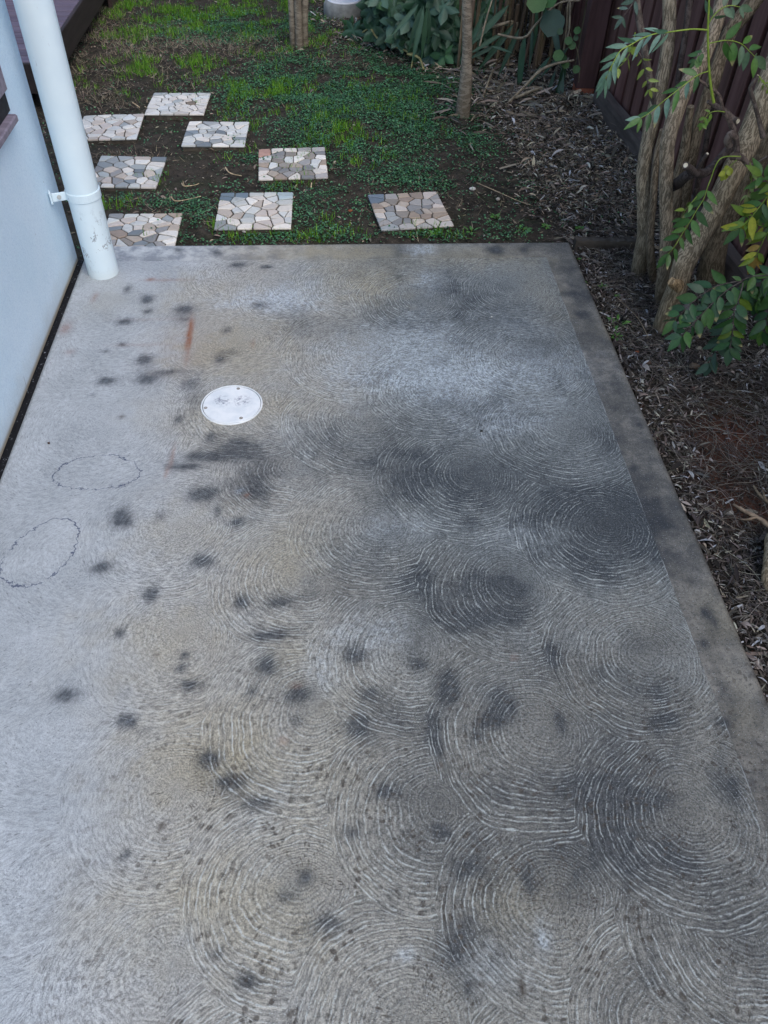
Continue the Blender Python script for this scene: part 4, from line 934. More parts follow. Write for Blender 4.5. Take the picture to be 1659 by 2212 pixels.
stem(tree, 'branch', [(1458,262,y5,6),(1466,165,y5+.01,6.5),(1479,84,y5+.02,7),(1490,-6,y5+.03,7.5)], MBR, 8, 10, .04, (.7, .68, .7), up=(.05, .1, .6))
stem(tree, 'branch', [(1493,600,y5+.03,6.5),(1496,500,y5+.03,6.5),(1504,417,y5+.03,6.5),(1514,360,y5+.03,6.5),(1526,306,y5+.03,6),(1538,230,y5+.03,6),(1550,150,y5+.04,6),(1560,50,y5+.05,7),(1570,-8,y5+.05,7.5)], MBR, 9, 10, .04, (.95, .92, .9), up=(.1, .1, .6))
stem(tree, 'trunk', [(1452,470,y5-.02,17),(1462,400,y5-.02,14),(1478,330,y5-.04,11),(1486,270,y5-.05,9),(1492,230,y5-.06,8)], MBK, 19, 12, .08, (.7, .68, .66))
# pruned side branches with pale cut ends
YB = y3-.03
def stub(p, d, r, name='cut_end'):
    mb = MB(); d = d/np.linalg.norm(d); mb.tube([p-d*.002, p+d*.0015], [r, r*.9], 12, (1, 1, 1), sub=1); return mb
def branch(pts, seed, c=(1, 1, 1), cut=True, rough=.05, mat=None):
    o, P, R = stem(tree, 'branch', pts, mat or MBR, seed, 10, rough, c)
    if cut: d = P[-1]-P[-2]; stub(P[-1], d, R[-1]*.72).build('cut_end', MCUT, o)
    return o
branch([(1592,332,YB,7),(1590,300,YB,6.5),(1582,275,YB,7.5),(1574,258,YB,5),(1562,240,YB-.01,4.5),(1553,206,YB-.02,4),(1532,189,YB-.03,3.6),(1500,165,YB-.05,3)], 31, (1.2, 1.1, 1.05))
branch([(1578,338,YB,8),(1592,338,YB-.01,9),(1606,344,YB-.01,7),(1618,357,YB-.02,6),(1634,352,YB-.03,3),(1662,335,YB-.05,2.5)], 32, (1.3, 1.2, 1.1), False)
branch([(1529,219,YB+.05,4),(1545,228,YB+.05,5.5),(1566,240,YB+.04,6.5),(1582,257,YB+.03,8),(1594,262,YB+.01,7.5)], 33, (1.1, 1.05, 1))
branch([(1590,300,YB+.1,9),(1578,318,YB+.09,11),(1560,338,YB+.08,10.5),(1540,360,YB+.06,10),(1522,374,YB+.04,10),(1502,373,YB+.02,10),(1490,364,YB,8.5),(1481,357,YB-.02,8)], 34, (.62, .6, .62))
branch([(1450,404,y2+.03,12),(1464,396,y2+.03,13),(1482,380,YB+.05,12),(1500,374,YB+.03,10)], 35, (.6, .58, .6), False)
branch([(1504,368,YB+.02,6),(1514,352,YB+.01,4.5),(1528,332,YB,4.5)], 36, (.8, .78, .78))
branch([(1648,296,YB-.06,6.5),(1640,262,YB-.06,5),(1630,225,YB-.07,4.5),(1621,192,YB-.07,4.5),(1629,176,YB-.08,4),(1637,163,YB-.08,3.6)], 37, (1.15, 1.1, 1.05))
branch([(1466,618,y3-.035,14),(1455,612,y3-.055,12),(1450,607,y3-.062,9)], 38, (1.2, 1.05, .85), False, .22, MBK)
branch([(1575,315,YB,8),(1572,302,YB-.01,9),(1580,290,YB-.02,9),(1590,300,YB-.02,6)], 39, (1.5, 1.4, 1.3), False)
# leafy shoots
YS = 2.30
spray(tree, [(1542,222,YS,),(1536,190,YS),(1531,140,YS),(1529,69,YS),(1531,20,YS),(1532,-12,YS)], 1, 20, G_M, 51, MSH, 3.2, end=False)
spray(tree, [(1529,65,YS),(1500,63,YS-.01),(1476,65,YS-.02),(1440,70,YS-.03),(1415,73,YS-.04),(1385,84,YS-.05),(1362,97,YS-.06),(1340,110,YS-.07),(1325,135,YS-.08),(1308,170,YS-.08)], 10, 46, G_B, 52, MSH, 1.9, wid=.25, t0=.34, spread=.38, tips=0)
spray(tree, [(1372,70,YS),(1366,100,YS),(1352,130,YS),(1335,146,YS)], 3, 25, [(.20,.26,.05),(.15,.22,.05)], 53, MSH, 1.2, wid=.6, t0=.3)
spray(tree, [(1372,102,YS+.05),(1384,120,YS+.05),(1391,140,YS+.05),(1396,165,YS+.05),(1403,192,YS+.05)], 4, 24, [(.22,.27,.06),(.17,.24,.05)], 54, MBR, 1.0, wid=.33, t0=.25)
spray(tree, [(1530,154,YS),(1512,160,YS-.01),(1490,174,YS-.02),(1462,196,YS-.03),(1436,216,YS-.04),(1408,240,YS-.05),(1385,255,YS-.06)], 7, 42, G_B[:2]+G_M, 55, MSH, 1.5, wid=.32, t0=.15, spread=.55)
spray(tree, [(1531,94,YS),(1550,90,YS),(1567,87,YS),(1590,90,YS),(1606,98,YS),(1618,110,YS),(1630,122,YS)], 5, 50, G_M+[(.09,.15,.08)], 56, MSH, 1.4, wid=.42, t0=.25, spread=.8)
spray(tree, [(1530,52,YS),(1540,36,YS),(1556,20,YS),(1576,12,YS),(1598,15,YS)], 4, 36, [(.09,.15,.09),(.07,.12,.07),(.12,.18,.12)], 57, MSH, 1.5, wid=.45, t0=.2)
spray(tree, [(1532,108,YS),(1520,112,YS),(1510,118,YS),(1503,128,YS)], 3, 22, G_M, 58, MBR, 1.0, wid=.5, t0=.4)
spray(tree, [(1566,242,YS),(1550,240,YS),(1536,243,YS),(1524,254,YS),(1518,266,YS)], 3, 18, [(.10,.19,.03),(.13,.22,.04)], 59, MSH, 1.1, wid=.55, t0=.55)
spray(tree, [(1592,345,YS),(1580,356,YS),(1572,366,YS),(1566,376,YS)], 4, 17, [(.30,.32,.03),(.24,.27,.03)], 60, MSH, 1.0, wid=.75, t0=.5)
spray(tree, [(1600,338,YS-.05),(1570,338,YS-.05),(1555,344,YS-.05),(1545,360,YS-.05),(1536,385,YS-.05),(1529,403,YS-.06),(1520,430,YS-.07),(1506,452,YS-.08),(1490,480,YS-.09),(1472,508,YS-.1),(1456,534,YS-.11),(1444,548,YS-.11)], 8, 42, G_M+[(.04,.11,.02)], 61, MSH, 1.4, wid=.38, t0=.42, spread=.85)
spray(tree, [(1505,425,YS-.05),(1492,440,YS-.05),(1480,455,YS-.05),(1472,470,YS-.05)], 3, 27, G_M+G_Y[:2], 62, MSH, 1.0, wid=.45, t0=.2)
spray(tree, [(1620,352,YS-.05),(1626,375,YS-.05),(1622,395,YS-.05),(1616,420,YS-.06)], 3, 30, [(.17,.24,.06),(.22,.27,.08)], 63, MSH, 1.1, wid=.36, t0=.3)
spray(tree, [(1378,-12,YS),(1368,6,YS),(1356,22,YS),(1346,36,YS)], 3, 30, [(.07,.11,.09),(.10,.15,.11)], 64, MBR, 1.1, wid=.33, t0=.2)
spray(tree, [(1640,165,YS-.1),(1650,180,YS-.1),(1668,198,YS-.1)], 4, 16, [(.16,.22,.03)], 65, MSH, 1.4, end=False)
# yellowing hanging leaves at the right edge
YR = 2.18
spray(tree, [(1720,330,YR),(1690,370,YR),(1668,410,YR),(1646,440,YR),(1622,470,YR),(1600,492,YR)], 10, 50, G_Y+G_M+G_M, 70, MSH, 1.6, wid=.36, t0=.15, spread=.95, tips=.25)
spray(tree, [(1720,440,YR-.05),(1690,470,YR-.05),(1660,500,YR-.05),(1644,530,YR-.05),(1632,556,YR-.05)], 8, 46, G_Y+[(.26,.17,.04)], 71, MSH, 1.5, wid=.38, t0=.2, spread=.9, tips=.5)
spray(tree, [(1700,400,YR+.05),(1680,420,YR+.05),(1662,395,YR+.05),(1645,380,YR+.05)], 7, 46, G_Y+G_M, 72, MSH, 1.3, wid=.36, t0=.2)
spray(tree, [(1700,480,YR+.03),(1672,486,YR+.03),(1640,487,YR+.03),(1612,466,YR+.03)], 7, 46, G_M+G_Y, 73, MSH, 1.3, wid=.34, t0=.2)
# the dark green sprays drooping to the ground
YL = 2.06
spray(tree, [(1740,596,YL+.02),(1700,592,YL+.02),(1659,595,YL),(1625,597,YL),(1602,606,YL)], 5, 34, G_D+G_M, 80, MBR, 2.0, wid=.48, t0=.1, end=False)
spray(tree, [(1602,606,YL),(1580,610,YL),(1562,614,YL),(1539,622,YL-.01),(1509,642,YL-.02),(1480,668,YL-.03),(1458,692,YL-.04)], 9, 41, G_D, 81, MBR, 1.4, wid=.46, t0=.18, spread=.95)
spray(tree, [(1602,608,YL),(1588,616,YL-.01),(1572,626,YL-.02),(1535,659,YL-.04),(1506,690,YL-.06),(1489,708,YL-.07),(1472,726,YL-.08)], 10, 42, G_D+[(.05,.12,.025)], 82, MBR, 1.5, wid=.48, t0=.12, spread=.95)
spray(tree, [(1605,611,YL-.02),(1602,625,YL-.03),(1596,645,YL-.04),(1587,668,YL-.05),(1584,696,YL-.06),(1581,728,YL-.07),(1577,752,YL-.08)], 10, 44, G_D+[(.07,.14,.025),(.11,.17,.02)], 83, MBR, 1.6, wid=.46, t0=.1, spread=.98)
spray(tree, [(1598,640,YL+.03),(1580,675,YL+.02),(1566,715,YL+.01),(1552,745,YL),(1541,768,YL),(1534,784,YL)], 8, 40, [(.022,.06,.03),(.03,.075,.035),(.06,.11,.08)], 84, MBR, 1.3, wid=.45, t0=.25)
spray(tree, [(1668,596,YL+.05),(1650,604,YL+.05),(1640,625,YL+.05),(1634,650,YL+.05)], 6, 44, G_D+G_M, 85, MBR, 1.2, wid=.44, t0=.1, down=.6)
spray(tree, [(1700,610,YL+.02),(1680,625,YL+.02),(1668,655,YL+.02),(1655,690,YL+.02),(1648,715,YL+.02)], 8, 44, G_D+G_M, 86, MBR, 1.2, wid=.44, t0=.1, down=.5)
spray(tree, [(1625,598,YL+.06),(1618,612,YL+.06),(1612,630,YL+.06)], 5, 38, G_D+G_M, 87, MBR, 1.0, wid=.5, t0=.1, down=.5)
# crown above the picture
def crown():
    rr = random.Random(77); S_ = Scat()
    for i in range(1500):
        a = rr.uniform(0, 6.28); u = rr.random()**.5; p = np.array([1.75+.85*u*math.cos(a), 3.0+.9*u*math.sin(a), rr.gauss(2.45, .30)])
        if p[2] < 1.9: continue
        d = np.array([math.cos(a+rr.gauss(0, 1)), math.sin(a+rr.gauss(0, 1)), rr.uniform(-.8, .1)]); leafmesh(S_, p, d, np.array([rr.gauss(0, .4), rr.gauss(0, .4), 1]), rr.uniform(.05, .08), .025, np.array(rr.choice(G_M+G_D))*rr.uniform(.8, 1.2), rr)
    S_.build('crown', M_green, tree, True)
crown()

# ---- two slender trees in the lawn
def lawn_tree(base, stems, lab, seed, mat, h0):
    t = thing('slender_tree', (base[0], base[1], GZ), lab, 'tree', 'young trees standing in the lawn')
    for i, pts in enumerate(stems): stem(t, 'trunk', pts, mat, seed+i, 16, .018, up=(.0, .05, 1.1))
    rr = random.Random(seed); S_ = Scat()
    for i in range(420):
        a = rr.uniform(0, 6.28); u = rr.random()**.5*.6; p = np.array([base[0]+u*math.cos(a), base[1]+.3+u*math.sin(a), rr.gauss(h0, .22)])
        d = np.array([math.cos(a), math.sin(a), rr.uniform(-.6, .3)]); leafmesh(S_, p, d, np.array([rr.gauss(0, .4), rr.gauss(0, .4), 1]), rr.uniform(.05, .08), .03, np.array(rr.choice(G_M))*rr.uniform(.8, 1.2), rr)
    S_.build('crown', M_green, t, True); return t
b2 = at(1000, 255, GZ); yb = b2[1]
lawn_tree(b2, [[(997,272,yb,19),(999,252,yb,17.5),(1001,225,yb,16.5),(1005,190,yb,15),(1008,150,yb,13.5),(1007,137,yb,12),(1009,110,yb,11.8),(1009,60,yb,11.5),(1008,0,yb,11),(1008,-10,yb,11)]],
          'single slender grey-brown tree trunk with a ringed bark, between the lawn and the bamboo litter', 210, MB2, 2.5)
b1 = at(646, 104, GZ); yb = b1[1]
lawn_tree(b1, [[(634,112,yb,8.5),(634,100,yb,8),(632,60,yb,7.8),(629,0,yb,7.5),(628,-10,yb,7.5)], [(646,116,yb-.03,10),(646,102,yb-.03,9),(645,55,yb-.02,8.6),(643,0,yb-.02,8.5),(643,-10,yb-.02,8.5)], [(660,110,yb+.01,9),(659,98,yb+.01,8.3),(658,50,yb+.01,8),(659,0,yb+.01,8),(660,-10,yb+.01,8)]],
          'three smooth brown stems grown close together, a tree at the back of the lawn', 220, MB2, 2.7)

# ---- bamboo
BX, BY = 1.12, 5.25
bam = thing('bamboo_clump', (BX, BY, GZ), 'clump of dry tan bamboo canes with drooping green leaves beside the fence post', 'bamboo')
MCANE = simple_mat('dry_cane', (.13, .10, .07), (.30, .24, .17), (50, 50, 5), .6, .35, .3, .002, True, .3, .7)
rr = random.Random(31)
for i in range(96):
    row = rr.random(); x = rr.uniform(.74, 1.46); y = 4.95+.75*row+.25*max(0, .95-x)
    r = rr.uniform(.005, .0125); hgt = rr.uniform(.18, .5) if i % 4 == 0 else 2.2; lx, ly = rr.gauss(.02, .05), rr.gauss(0, .05)
    g = rr.uniform(.45, 1.15); P = []; R = []; nseg = max(3, int(hgt/.09)); m = MB()
    for k_ in range(nseg+1):
        z = hgt*k_/nseg; q = np.array([x+lx*z+.02*math.sin(z*1.5+i), y+ly*z, GZ-.02+z])
        for dz, rs in ((-.004, 1.0), (0, 1.16), (.004, 1.0)):
            P.append(q+np.array([0, 0, dz])); R.append(r*rs*(1-.2*z/2.2))
    m.tube(P, R, 7, (g, g*rr.uniform(.85, 1.0), g*rr.uniform(.75, .95)), sub=1); m.build('cane', MCANE, bam)
S_ = Scat()
MBL = leaf_mat('bamboo_leaf', .5, .35, .15)
def blade(p, d, L, w, c, nrm=None):
    p = np.array(p, float); d = np.array(d, float); leafmesh(S_, p, d, np.array([rr.gauss(0, .3), -.8, .6]) if nrm is None else nrm, L, w, c, rr)
for (a, b, Yd, dx, dz, L) in [(905,8,4.9,-.55,-.5,.22),(912,12,4.9,-.35,-.9,.24),(916,12,4.9,-.22,-1,.28),(922,14,4.9,-.05,-1,.26),(926,14,4.9,.1,-1,.2),(1110,50,4.8,-.5,-.6,.3),(1122,60,4.8,-.35,-.8,.26),(1135,70,4.75,-.05,-1,.34),(1150,60,4.8,.1,-1,.2),
     (1090,70,4.8,-.9,-.4,.22),(1200,150,4.65,-.2,-1,.2),(1215,140,4.6,.05,-1,.3),(1190,120,4.7,-.6,-.7,.24),(1225,120,4.6,-.1,-1,.34),(1080,95,4.8,-.95,-.3,.2),(1060,100,4.7,.9,-.1,.13),(1230,100,4.65,-.7,-.6,.2),(1010,20,4.9,.2,-1,.3),(1160,10,4.8,.1,-1,.24),(1175,-5,4.8,.2,-1,.2),(1045,30,4.9,-.4,-.8,.26),(1100,10,4.9,-.6,-.5,.3),(1190,20,4.8,.3,-.9,.3)]:
    blade(aty(a, b, Yd), (dx, -.25, dz), L, L*.12, np.array(rr.choice([(.035,.085,.045),(.05,.11,.07),(.09,.15,.12),(.03,.07,.04)])))
for i in range(420):
    p = (rr.uniform(.6, 1.5), rr.uniform(4.85, 5.9), rr.uniform(.45, 1.9)); blade(p, (rr.gauss(0, .6), rr.gauss(-.2, .4), -rr.uniform(.3, 1)), rr.uniform(.12, .26), .022, np.array(rr.choice([(.03,.07,.03),(.04,.10,.04),(.025,.055,.03)])))
S_.build('leaves', MBL, bam, True)
# dead crossing stalks
MDS = simple_mat('dead_stalk', (.16, .13, .09), (.34, .28, .19), (40, 40, 40), .7, .25, .3, .002, True)
for k_, pts in enumerate([[(1252,0,4.6,2),(1205,8,4.6,2.2),(1160,50,4.6,2.6),(1130,82,4.6,2.8),(1075,74,4.65,2.6)], [(1168,148,4.55,2.4),(1130,190,4.5,3.2),(1092,228,4.4,3.6)], [(1240,130,4.5,2),(1200,138,4.5,2.8),(1168,152,4.5,3.2),(1135,185,4.5,3)], [(1100,48,4.9,3.4),(1070,56,4.9,3.6),(1042,62,4.9,3)],
      [(1065,150,4.6,2.2),(1050,190,4.6,2.6),(1040,215,4.5,2.6),(1022,225,4.45,2.6)], [(1063,0,4.8,1.6),(1048,50,4.75,2),(1036,100,4.7,1.8)], [(1232,0,4.7,2),(1230,60,4.65,2.2),(1222,95,4.6,2)], [(1195,0,4.7,2),(1188,40,4.7,3),(1182,76,4.7,3.2)], [(1036,102,4.8,2.6),(1062,104,4.8,2.8)], [(1112,212,4.45,3),(1150,196,4.45,3.4),(1172,190,4.45,2.6)]]):
    m = MB(); P = []; R = []
    for a, b, Yd, r in pts: q = aty(a, b, Yd); P.append(q); R.append(r*pxm(q))
    m.tube(P, R, 8, (1, 1, 1), rough=.05, seed=k_); m.build('dead_stalk', MDS, bam, True)

# ---- lobed-leaf creeper
def lobed(S_, p, nrm, tip, size, col, rr):
    nrm = nrm/np.linalg.norm(nrm); tip = tip-nrm*np.dot(tip, nrm); tip /= np.linalg.norm(tip)+1e-9; sx = np.cross(tip, nrm)
    ns = 30; V = [p]; C = [np.array(col)*1.25]; cup = rr.uniform(-.25, .15)
    for ring_, rs in ((0, .5), (1, 1.0)):
        for k in range(ns):
            a = 2*math.pi*k/ns; lobe = .74+.26*math.cos(5*a)+.05*math.cos(15*a); notch = 1-.55*math.exp(-((abs(a-math.pi))/.28)**2)
            r = size*.5*lobe*notch*rs*(1+.12*math.cos(a)); z = cup*r*rs+size*.05*math.sin(5*a+1.0)*rs
            V.append(p+tip*(r*math.cos(a))+sx*(r*math.sin(a))+nrm*z); C.append(np.array(col)*(1.0+.14*math.cos(5*a)))
    F = []
    for k in range(ns): F.append((1+k, 1+(k+1) % ns, 1+ns+(k+1) % ns, 1+ns+k))
    for k in range(0, ns, 2): F.append((0, 1+(k+2) % ns, 1+k+1, 1+k))
    S_.V.append(np.array(V)); S_.F.append(np.array(F)+S_.n); S_.C.append(np.array(C)); S_.n += len(V)
ivy = thing('lobed_creeper', (.5, 5.6, GZ), 'dark green creeper with broad lobed leaves sprawling behind the slender trunk', 'creeper')
S_ = Scat(); rr = random.Random(5)
G_I = [(.030,.080,.045),(.040,.095,.055),(.025,.065,.035),(.05,.12,.05),(.065,.125,.085)]
M_ivy = leaf_mat('creeper_leaf', .5, .4, .12)
for i in range(470):
    a_ = rr.uniform(755, 1075); bmax = np.interp(a_, [755, 800, 850, 900, 950, 1000, 1075], [85, 78, 95, 118, 145, 150, 70]); b_ = bmax-abs(rr.gauss(0, 1))*70-14
    if a_ < 800 and b_ < 56: continue
    if a_ > 1015 and rr.random() < .75: continue
    Yd = float(np.interp(a_, [755, 850, 950, 1075], [5.45, 5.2, 5.0, 5.25]))+rr.random()**1.6*.5
    p = aty(a_, b_, Yd)
    if p[2] < GZ+.02: p = p+np.array([0, 0, GZ+.03-p[2]])
    lobed(S_, p, np.array([rr.gauss(-.1, .35), -1+rr.gauss(0, .25), .55+rr.gauss(0, .25)]), np.array([rr.gauss(0, .5), -.2, -1.0]), rr.uniform(.10, .19), np.array(rr.choice(G_I))*1.1*rr.uniform(.75, 1.2), rr)
for i in range(260):
    p = np.array([rr.uniform(.2, 1.0), rr.uniform(5.7, 6.5), rr.uniform(0, .75)]); lobed(S_, p, np.array([rr.gauss(0, .4), -.5, 1]), np.array([rr.gauss(0, .6), -.6, -.6]), rr.uniform(.07, .12), np.array(rr.choice(G_I)), rr)
# quads list has mixed fans already as quads
S_.build('foliage', M_ivy, ivy, True)
for k_, pts in enumerate([[(783,70,5.4,1.6),(800,62,5.35,2),(815,82,5.3,2),(850,98,5.2,2.2),(895,118,5.1,2.6)], [(893,118,5.1,1.6),(888,150,5.0,1.8)], [(880,117,5.08,2.2),(905,125,5.02,2.6),(915,150,4.95,2.4)], [(795,45,5.4,1.6),(797,60,5.4,1.8),(812,69,5.35,1.8)]]):
    m = MB(); P = [aty(a, b, Yd) for a, b, Yd, r in pts]; R = [r*pxm(q) for q, (_, _, _, r) in zip(P, pts)]; m.tube(P, R, 8, (1.2, 1.3, .8), seed=k_); m.build('stem', MDS, ivy, True)
rp = thing('round_leaf_plant', tuple(at(1215, 165, GZ)), 'climbing stem with one big round leaf beside the fence post', 'plant')
S_ = Scat()
def roundleaf(p, nrm, r, c):
    nrm = np.array(nrm, float); nrm /= np.linalg.norm(nrm); u = np.cross(nrm, [0, 0, 1.]); u /= np.linalg.norm(u); v = np.cross(nrm, u); ns = 24; V = [p]; C = [np.array(c)*1.15]
    for rs in (.5, 1):
        for k in range(ns):
            a = 6.2832*k/ns; q = r*rs*(1+.05*math.sin(6*a)+.04*math.sin(11*a)); V.append(p+u*q*math.cos(a)+v*q*math.sin(a)+nrm*(.05*q*rs)); C.append(np.array(c))
    F = [(1+k, 1+(k+1) % ns, 1+ns+(k+1) % ns, 1+ns+k) for k in range(ns)]+[(0, 1+(k+2) % ns, 1+k+1, 1+k) for k in range(0, ns, 2)]
    S_.V.append(np.array(V)); S_.F.append(np.array(F)+S_.n); S_.C.append(np.array(C)); S_.n += len(V)
roundleaf(aty(1193, 50, 4.55), (-.1, -1, .5), .062, (.035, .085, .06))
for (a, b, r) in [(1228,88,.020),(1247,66,.018),(1244,82,.014),(1236,98,.02),(1206,120,.028),(1215,128,.026),(1245,150,.02),(1222,140,.02),(1210,68,.016),(1160,4,.05),(1187,-2,.04)]:
    roundleaf(aty(a, b, 4.52), (rr.gauss(-.2, .3), -1, .6), r, rr.choice([(.05,.13,.03),(.035,.09,.035),(.07,.16,.04)]))
S_.build('leaves', M_ivy, rp, True)
m = MB(); P = [aty(a, b, 4.56) for a, b in ((1256,-6),(1250,2),(1228,6),(1224,60),(1218,108))]; m.tube(P, [.004]*5, 7, (1, 1, 1)); m.build('stem', MDS, rp, True)
m = MB(); P = [aty(a, b, 4.54) for a, b in ((1227,60),(1236,85),(1248,112),(1252,150),(1250,178))]; m.tube(P, [.003]*5, 7, (.7, .7, .7)); m.build('stem', MDS, rp, True)

# ------------------------------------------------------------------ weeds
WE = [(1246,560,.018,'two-leaved seedling growing against the right edge of the slab, nearest the far corner'),(1260,612,.014,'tiny flat weed touching the slab edge just below the two-leaved seedling'),(1332,700,.032,'leafy green weed in the litter a hand away from the slab edge'),(1331,728,.024,'small green weed at the slab edge just below the leafy one'),
      (1300,620,.018,'faint thin weed among dark twigs right of the slab border'),(1335,640,.012,'smallest weed speck between the slab and the tree stems'),(1251,494,.018,'bright weed beyond the end of the edging board'),(1130,498,.030,'broad-leaved weed behind the far edge of the slab, toward its right corner'),
      (1018,500,.028,'cluster of weeds behind the slab edge, right of the rotated grey paver'),(940,508,.026,'weed just off the near-right corner of the rotated grey paver'),(1070,470,.022,'single upright weed in bare soil right of the rotated grey paver'),(1180,490,.018,'low weed behind the slab edge nearest its far corner'),
      (615,96*3,.0,''),(1040,455,.0,''),(555,277,.0,'')]
S_ = None
for i, (a, b, r, lab) in enumerate(WE):
    if r == 0: continue
    q = at(a, b, GZ+.005); rr = random.Random(700+i); t = thing('weed', tuple(q), lab, 'weed', 'small green weeds by the slab')
    S_ = Scat(); nl = rr.randint(7, 11) if i else 3
    for k in range(nl):
        az = 6.28*k/nl+rr.uniform(-.3, .3); p = q+np.array([math.cos(az), math.sin(az), .2])*r*rr.uniform(.15, .5); leafmesh(S_, p, np.array([math.cos(az), math.sin(az), rr.uniform(.1, .7)]), np.array([rr.gauss(0, .3), rr.gauss(0, .3), 1]), r*rr.uniform(.7, 1.1), r*.5, np.array(rr.choice([(.09,.24,.05),(.12,.28,.06),(.07,.18,.045)])), rr)
    S_.build('leaves', M_green, t, True)
    m = MB(); m.tube([q-np.array([0, 0, .02]), q+np.array([.002, 0, r*.4])], [.0012, .0008], 6, sub=1); m.build('stem', MSH, t)

# ------------------------------------------------------------------ small loose things
def pebble(a, b, r, c, lab, cat, name, seed, z=GZ+.01, fl=.6):
    rr = random.Random(seed); q = at(a, b, z); bm_ = MB(); seg = 10; vs = []; ph = [rr.uniform(0, 6) for _ in range(4)]
    for i in range(7):
        th = math.pi*i/6
        for k in range(seg):
            p_ = 2*math.pi*k/seg; w = 1+.16*math.sin(2*p_+ph[0])+.12*math.sin(3*p_+ph[1]+i); vs.append((q[0]+r*w*math.sin(th)*math.cos(p_), q[1]+r*w*.8*math.sin(th)*math.sin(p_), q[2]+r*fl*math.cos(th)))
    bm_.add(vs, [(i*seg+k, i*seg+(k+1) % seg, (i+1)*seg+(k+1) % seg, (i+1)*seg+k)[::-1] for i in range(6) for k in range(seg)], c)
    o = bm_.build(name, MPB, None, True); tag(o, lab, cat)
MPB = simple_mat('pebble', (.8, .8, .8), (1.0, 1.0, 1.0), (60, 60, 60), .8, .2, .5, .002, True)
for i, a in enumerate([(1507,1148,.009,(.62,.60,.55),'white pebble resting against the right edge of the slab','pebble','pebble'),(1575,1107,.012,(.36,.34,.30),'flat grey stone on the reddish soil','stone','stone'),(1500,792,.020,(.25,.17,.11),'curled tan bark piece below the drooping dark leaves','bark piece','bark_piece'),
      (1545,798,.015,(.22,.10,.05),'rusty orange leaf scrap beside the tan bark piece','leaf scrap','leaf_scrap'),(1400,783,.012,(.16,.10,.07),'brown nut-like scrap in the litter left of the drooping leaves','scrap','scrap'),(1021,408,.014,(.62,.60,.55),'pale curled chip on bare soil beyond the rotated paver','chip','wood_chip'),
      (1076,430,.012,(.40,.36,.30),'beige stone on bare soil right of the rotated paver','stone','stone'),(765,610*.443,.008,(.55,.52,.46),'small pale stone in the ground cover','pebble','pebble'),(506,612,.0,0,'','','' ),(757,455,.010,(.30,.10,.05),'orange brick crumb between the two nearest pavers','brick crumb','brick_crumb'),
      (527,500,.009,(.50,.48,.45),'grey pebble in the grass at the slab edge below the pink paver','pebble','pebble'),(1376,760,.007,(.28,.10,.05),'tiny orange crumb in dark litter','crumb','crumb')]):
    if a[2]: pebble(a[0], a[1], a[2], a[3], a[4], a[5], a[6], 40+i)
for i, (a, b, r) in enumerate([(1040,931,.0042),(1165,970,.0022),(1130,650,.002),(577,577,.0022)]):
    pebble(a, b, r, (.03, .03, .025), ['dark crumb lying in the middle of the patio, the larger of the dark ones','small dark crumb on the patio right of the larger one','small dark crumb on the patio near its far edge','dark gum-nut scrap on the patio near the downpipe'][i], 'crumb', 'crumb', 90+i, .002)
pebble(1062, 684, .003, (.7, .7, .65), 'white speck of stone on the far right part of the patio', 'crumb', 'crumb', 99, .002)
pebble(105, 957, .0035, (.06, .025, .02), 'dark red berry on the pale left part of the patio', 'berry', 'berry', 98, .003, .9)
# stump at the right edge
m = MB(); q = at(1668, 1215, GZ+.02); m.tube([q+np.array([.10, .10, -.02]), q+np.array([.03, .05, .03]), q+np.array([-.005, -.01, .035]), q+np.array([-.02, -.05, .0]), q+np.array([-.01, -.09, -.05])], [.040, .036, .031, .027, .022], 16, (1.9, 1.8, 1.7), rough=.07, seed=5)
tag(m.build('surface_root', MBK, None, True), 'thick pale grey root humping out of the litter at the right edge', 'root')
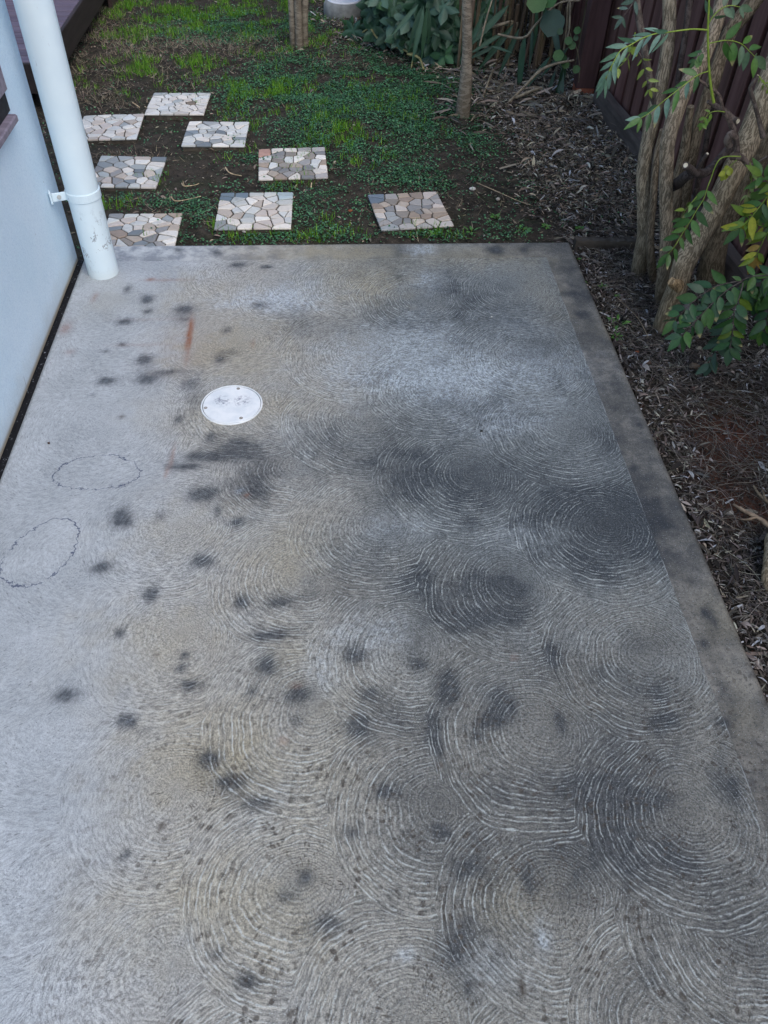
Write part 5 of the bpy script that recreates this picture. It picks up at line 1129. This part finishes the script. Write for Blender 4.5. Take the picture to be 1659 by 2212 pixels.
# pruned pale twig and stick
def stick(name, pts, r, lab, c=(1, 1, 1), seed=1, side=None):
    m = MB(); P = [at(a, b, GZ+z) for a, b, z in pts]; R = [r*(1-.5*i/(len(P)-1)) for i in range(len(P))]; m.tube(P, R, 8, c, rough=.08, seed=seed)
    for s_ in side or []: m.tube([at(a, b, GZ+z) for a, b, z in s_], [r*.6, r*.4, r*.25], 6, c)
    tag(m.build(name, MDS, None, True), lab, 'stick')
stick('forked_stick', [(1700,1165,.03),(1659,1135,.03),(1640,1120,.03),(1610,1105,.03),(1585,1090,.02)], .008, 'pale reddish forked stick lying at the right edge of the bed', (1.3, 1.15, 1.1), 3, [[(1635,1117,.03),(1615,1122,.03),(1600,1122,.02)], [(1610,1105,.03),(1600,1097,.03),(1590,1093,.02)]])
stick('forked_stick', [(1690,1110,.03),(1659,1085,.03),(1640,1068,.03),(1628,1050,.02)], .006, 'thinner dark forked stick just above the pale reddish one', (.8, .75, .7), 4, [[(1655,1083,.03),(1650,1068,.04),(1648,1056,.04)]])
stick('twig', [(1030,395,.02),(1070,412,.025),(1120,434,.02),(1150,444,.015)], .0022, 'long straight pale twig lying on bare soil near the litter', (1.5, 1.4, 1.3), 5)
stick('twig', [(487,362,.02),(497,374,.025),(522,380,.02)], .0035, 'bent white twig on bare soil left of the tan paver', (2.2, 2.1, 1.9), 6)
stick('twig', [(370,425,.02),(378,434,.02),(400,432,.02),(434,424,.02)], .003, 'pale crooked twig between the pavers near the downpipe', (1.9, 1.8, 1.6), 7, [[(378,434,.02),(372,428,.03),(366,424,.03)]])
stick('twig', [(673,395,.02),(672,405,.02),(671,412,.01)], .0025, 'short upright white twig near the corner of the tan paver', (2.4, 2.3, 2.0), 8)
stick('twig', [(287,222,.02),(302,232,.02)], .004, 'short pale stick left of the farthest paver', (2.2, 2.0, 1.7), 9)
stick('twig', [(393,396,.02),(398,402,.03),(420,400,.02),(430,396,.02)], .0028, 'forked pale twig in the middle of the bare soil', (1.8, 1.7, 1.5), 10, [[(398,402,.03),(396,394,.04),(395,390,.04)]])
stick('twig', [(1400,700*1.04,.02),(1380,690,.02),(1352,660,.02),(1330,640,.02)], .0016, 'long thin grey twig in the litter at the foot of the near stem', (1.2, 1.15, 1.1), 11)
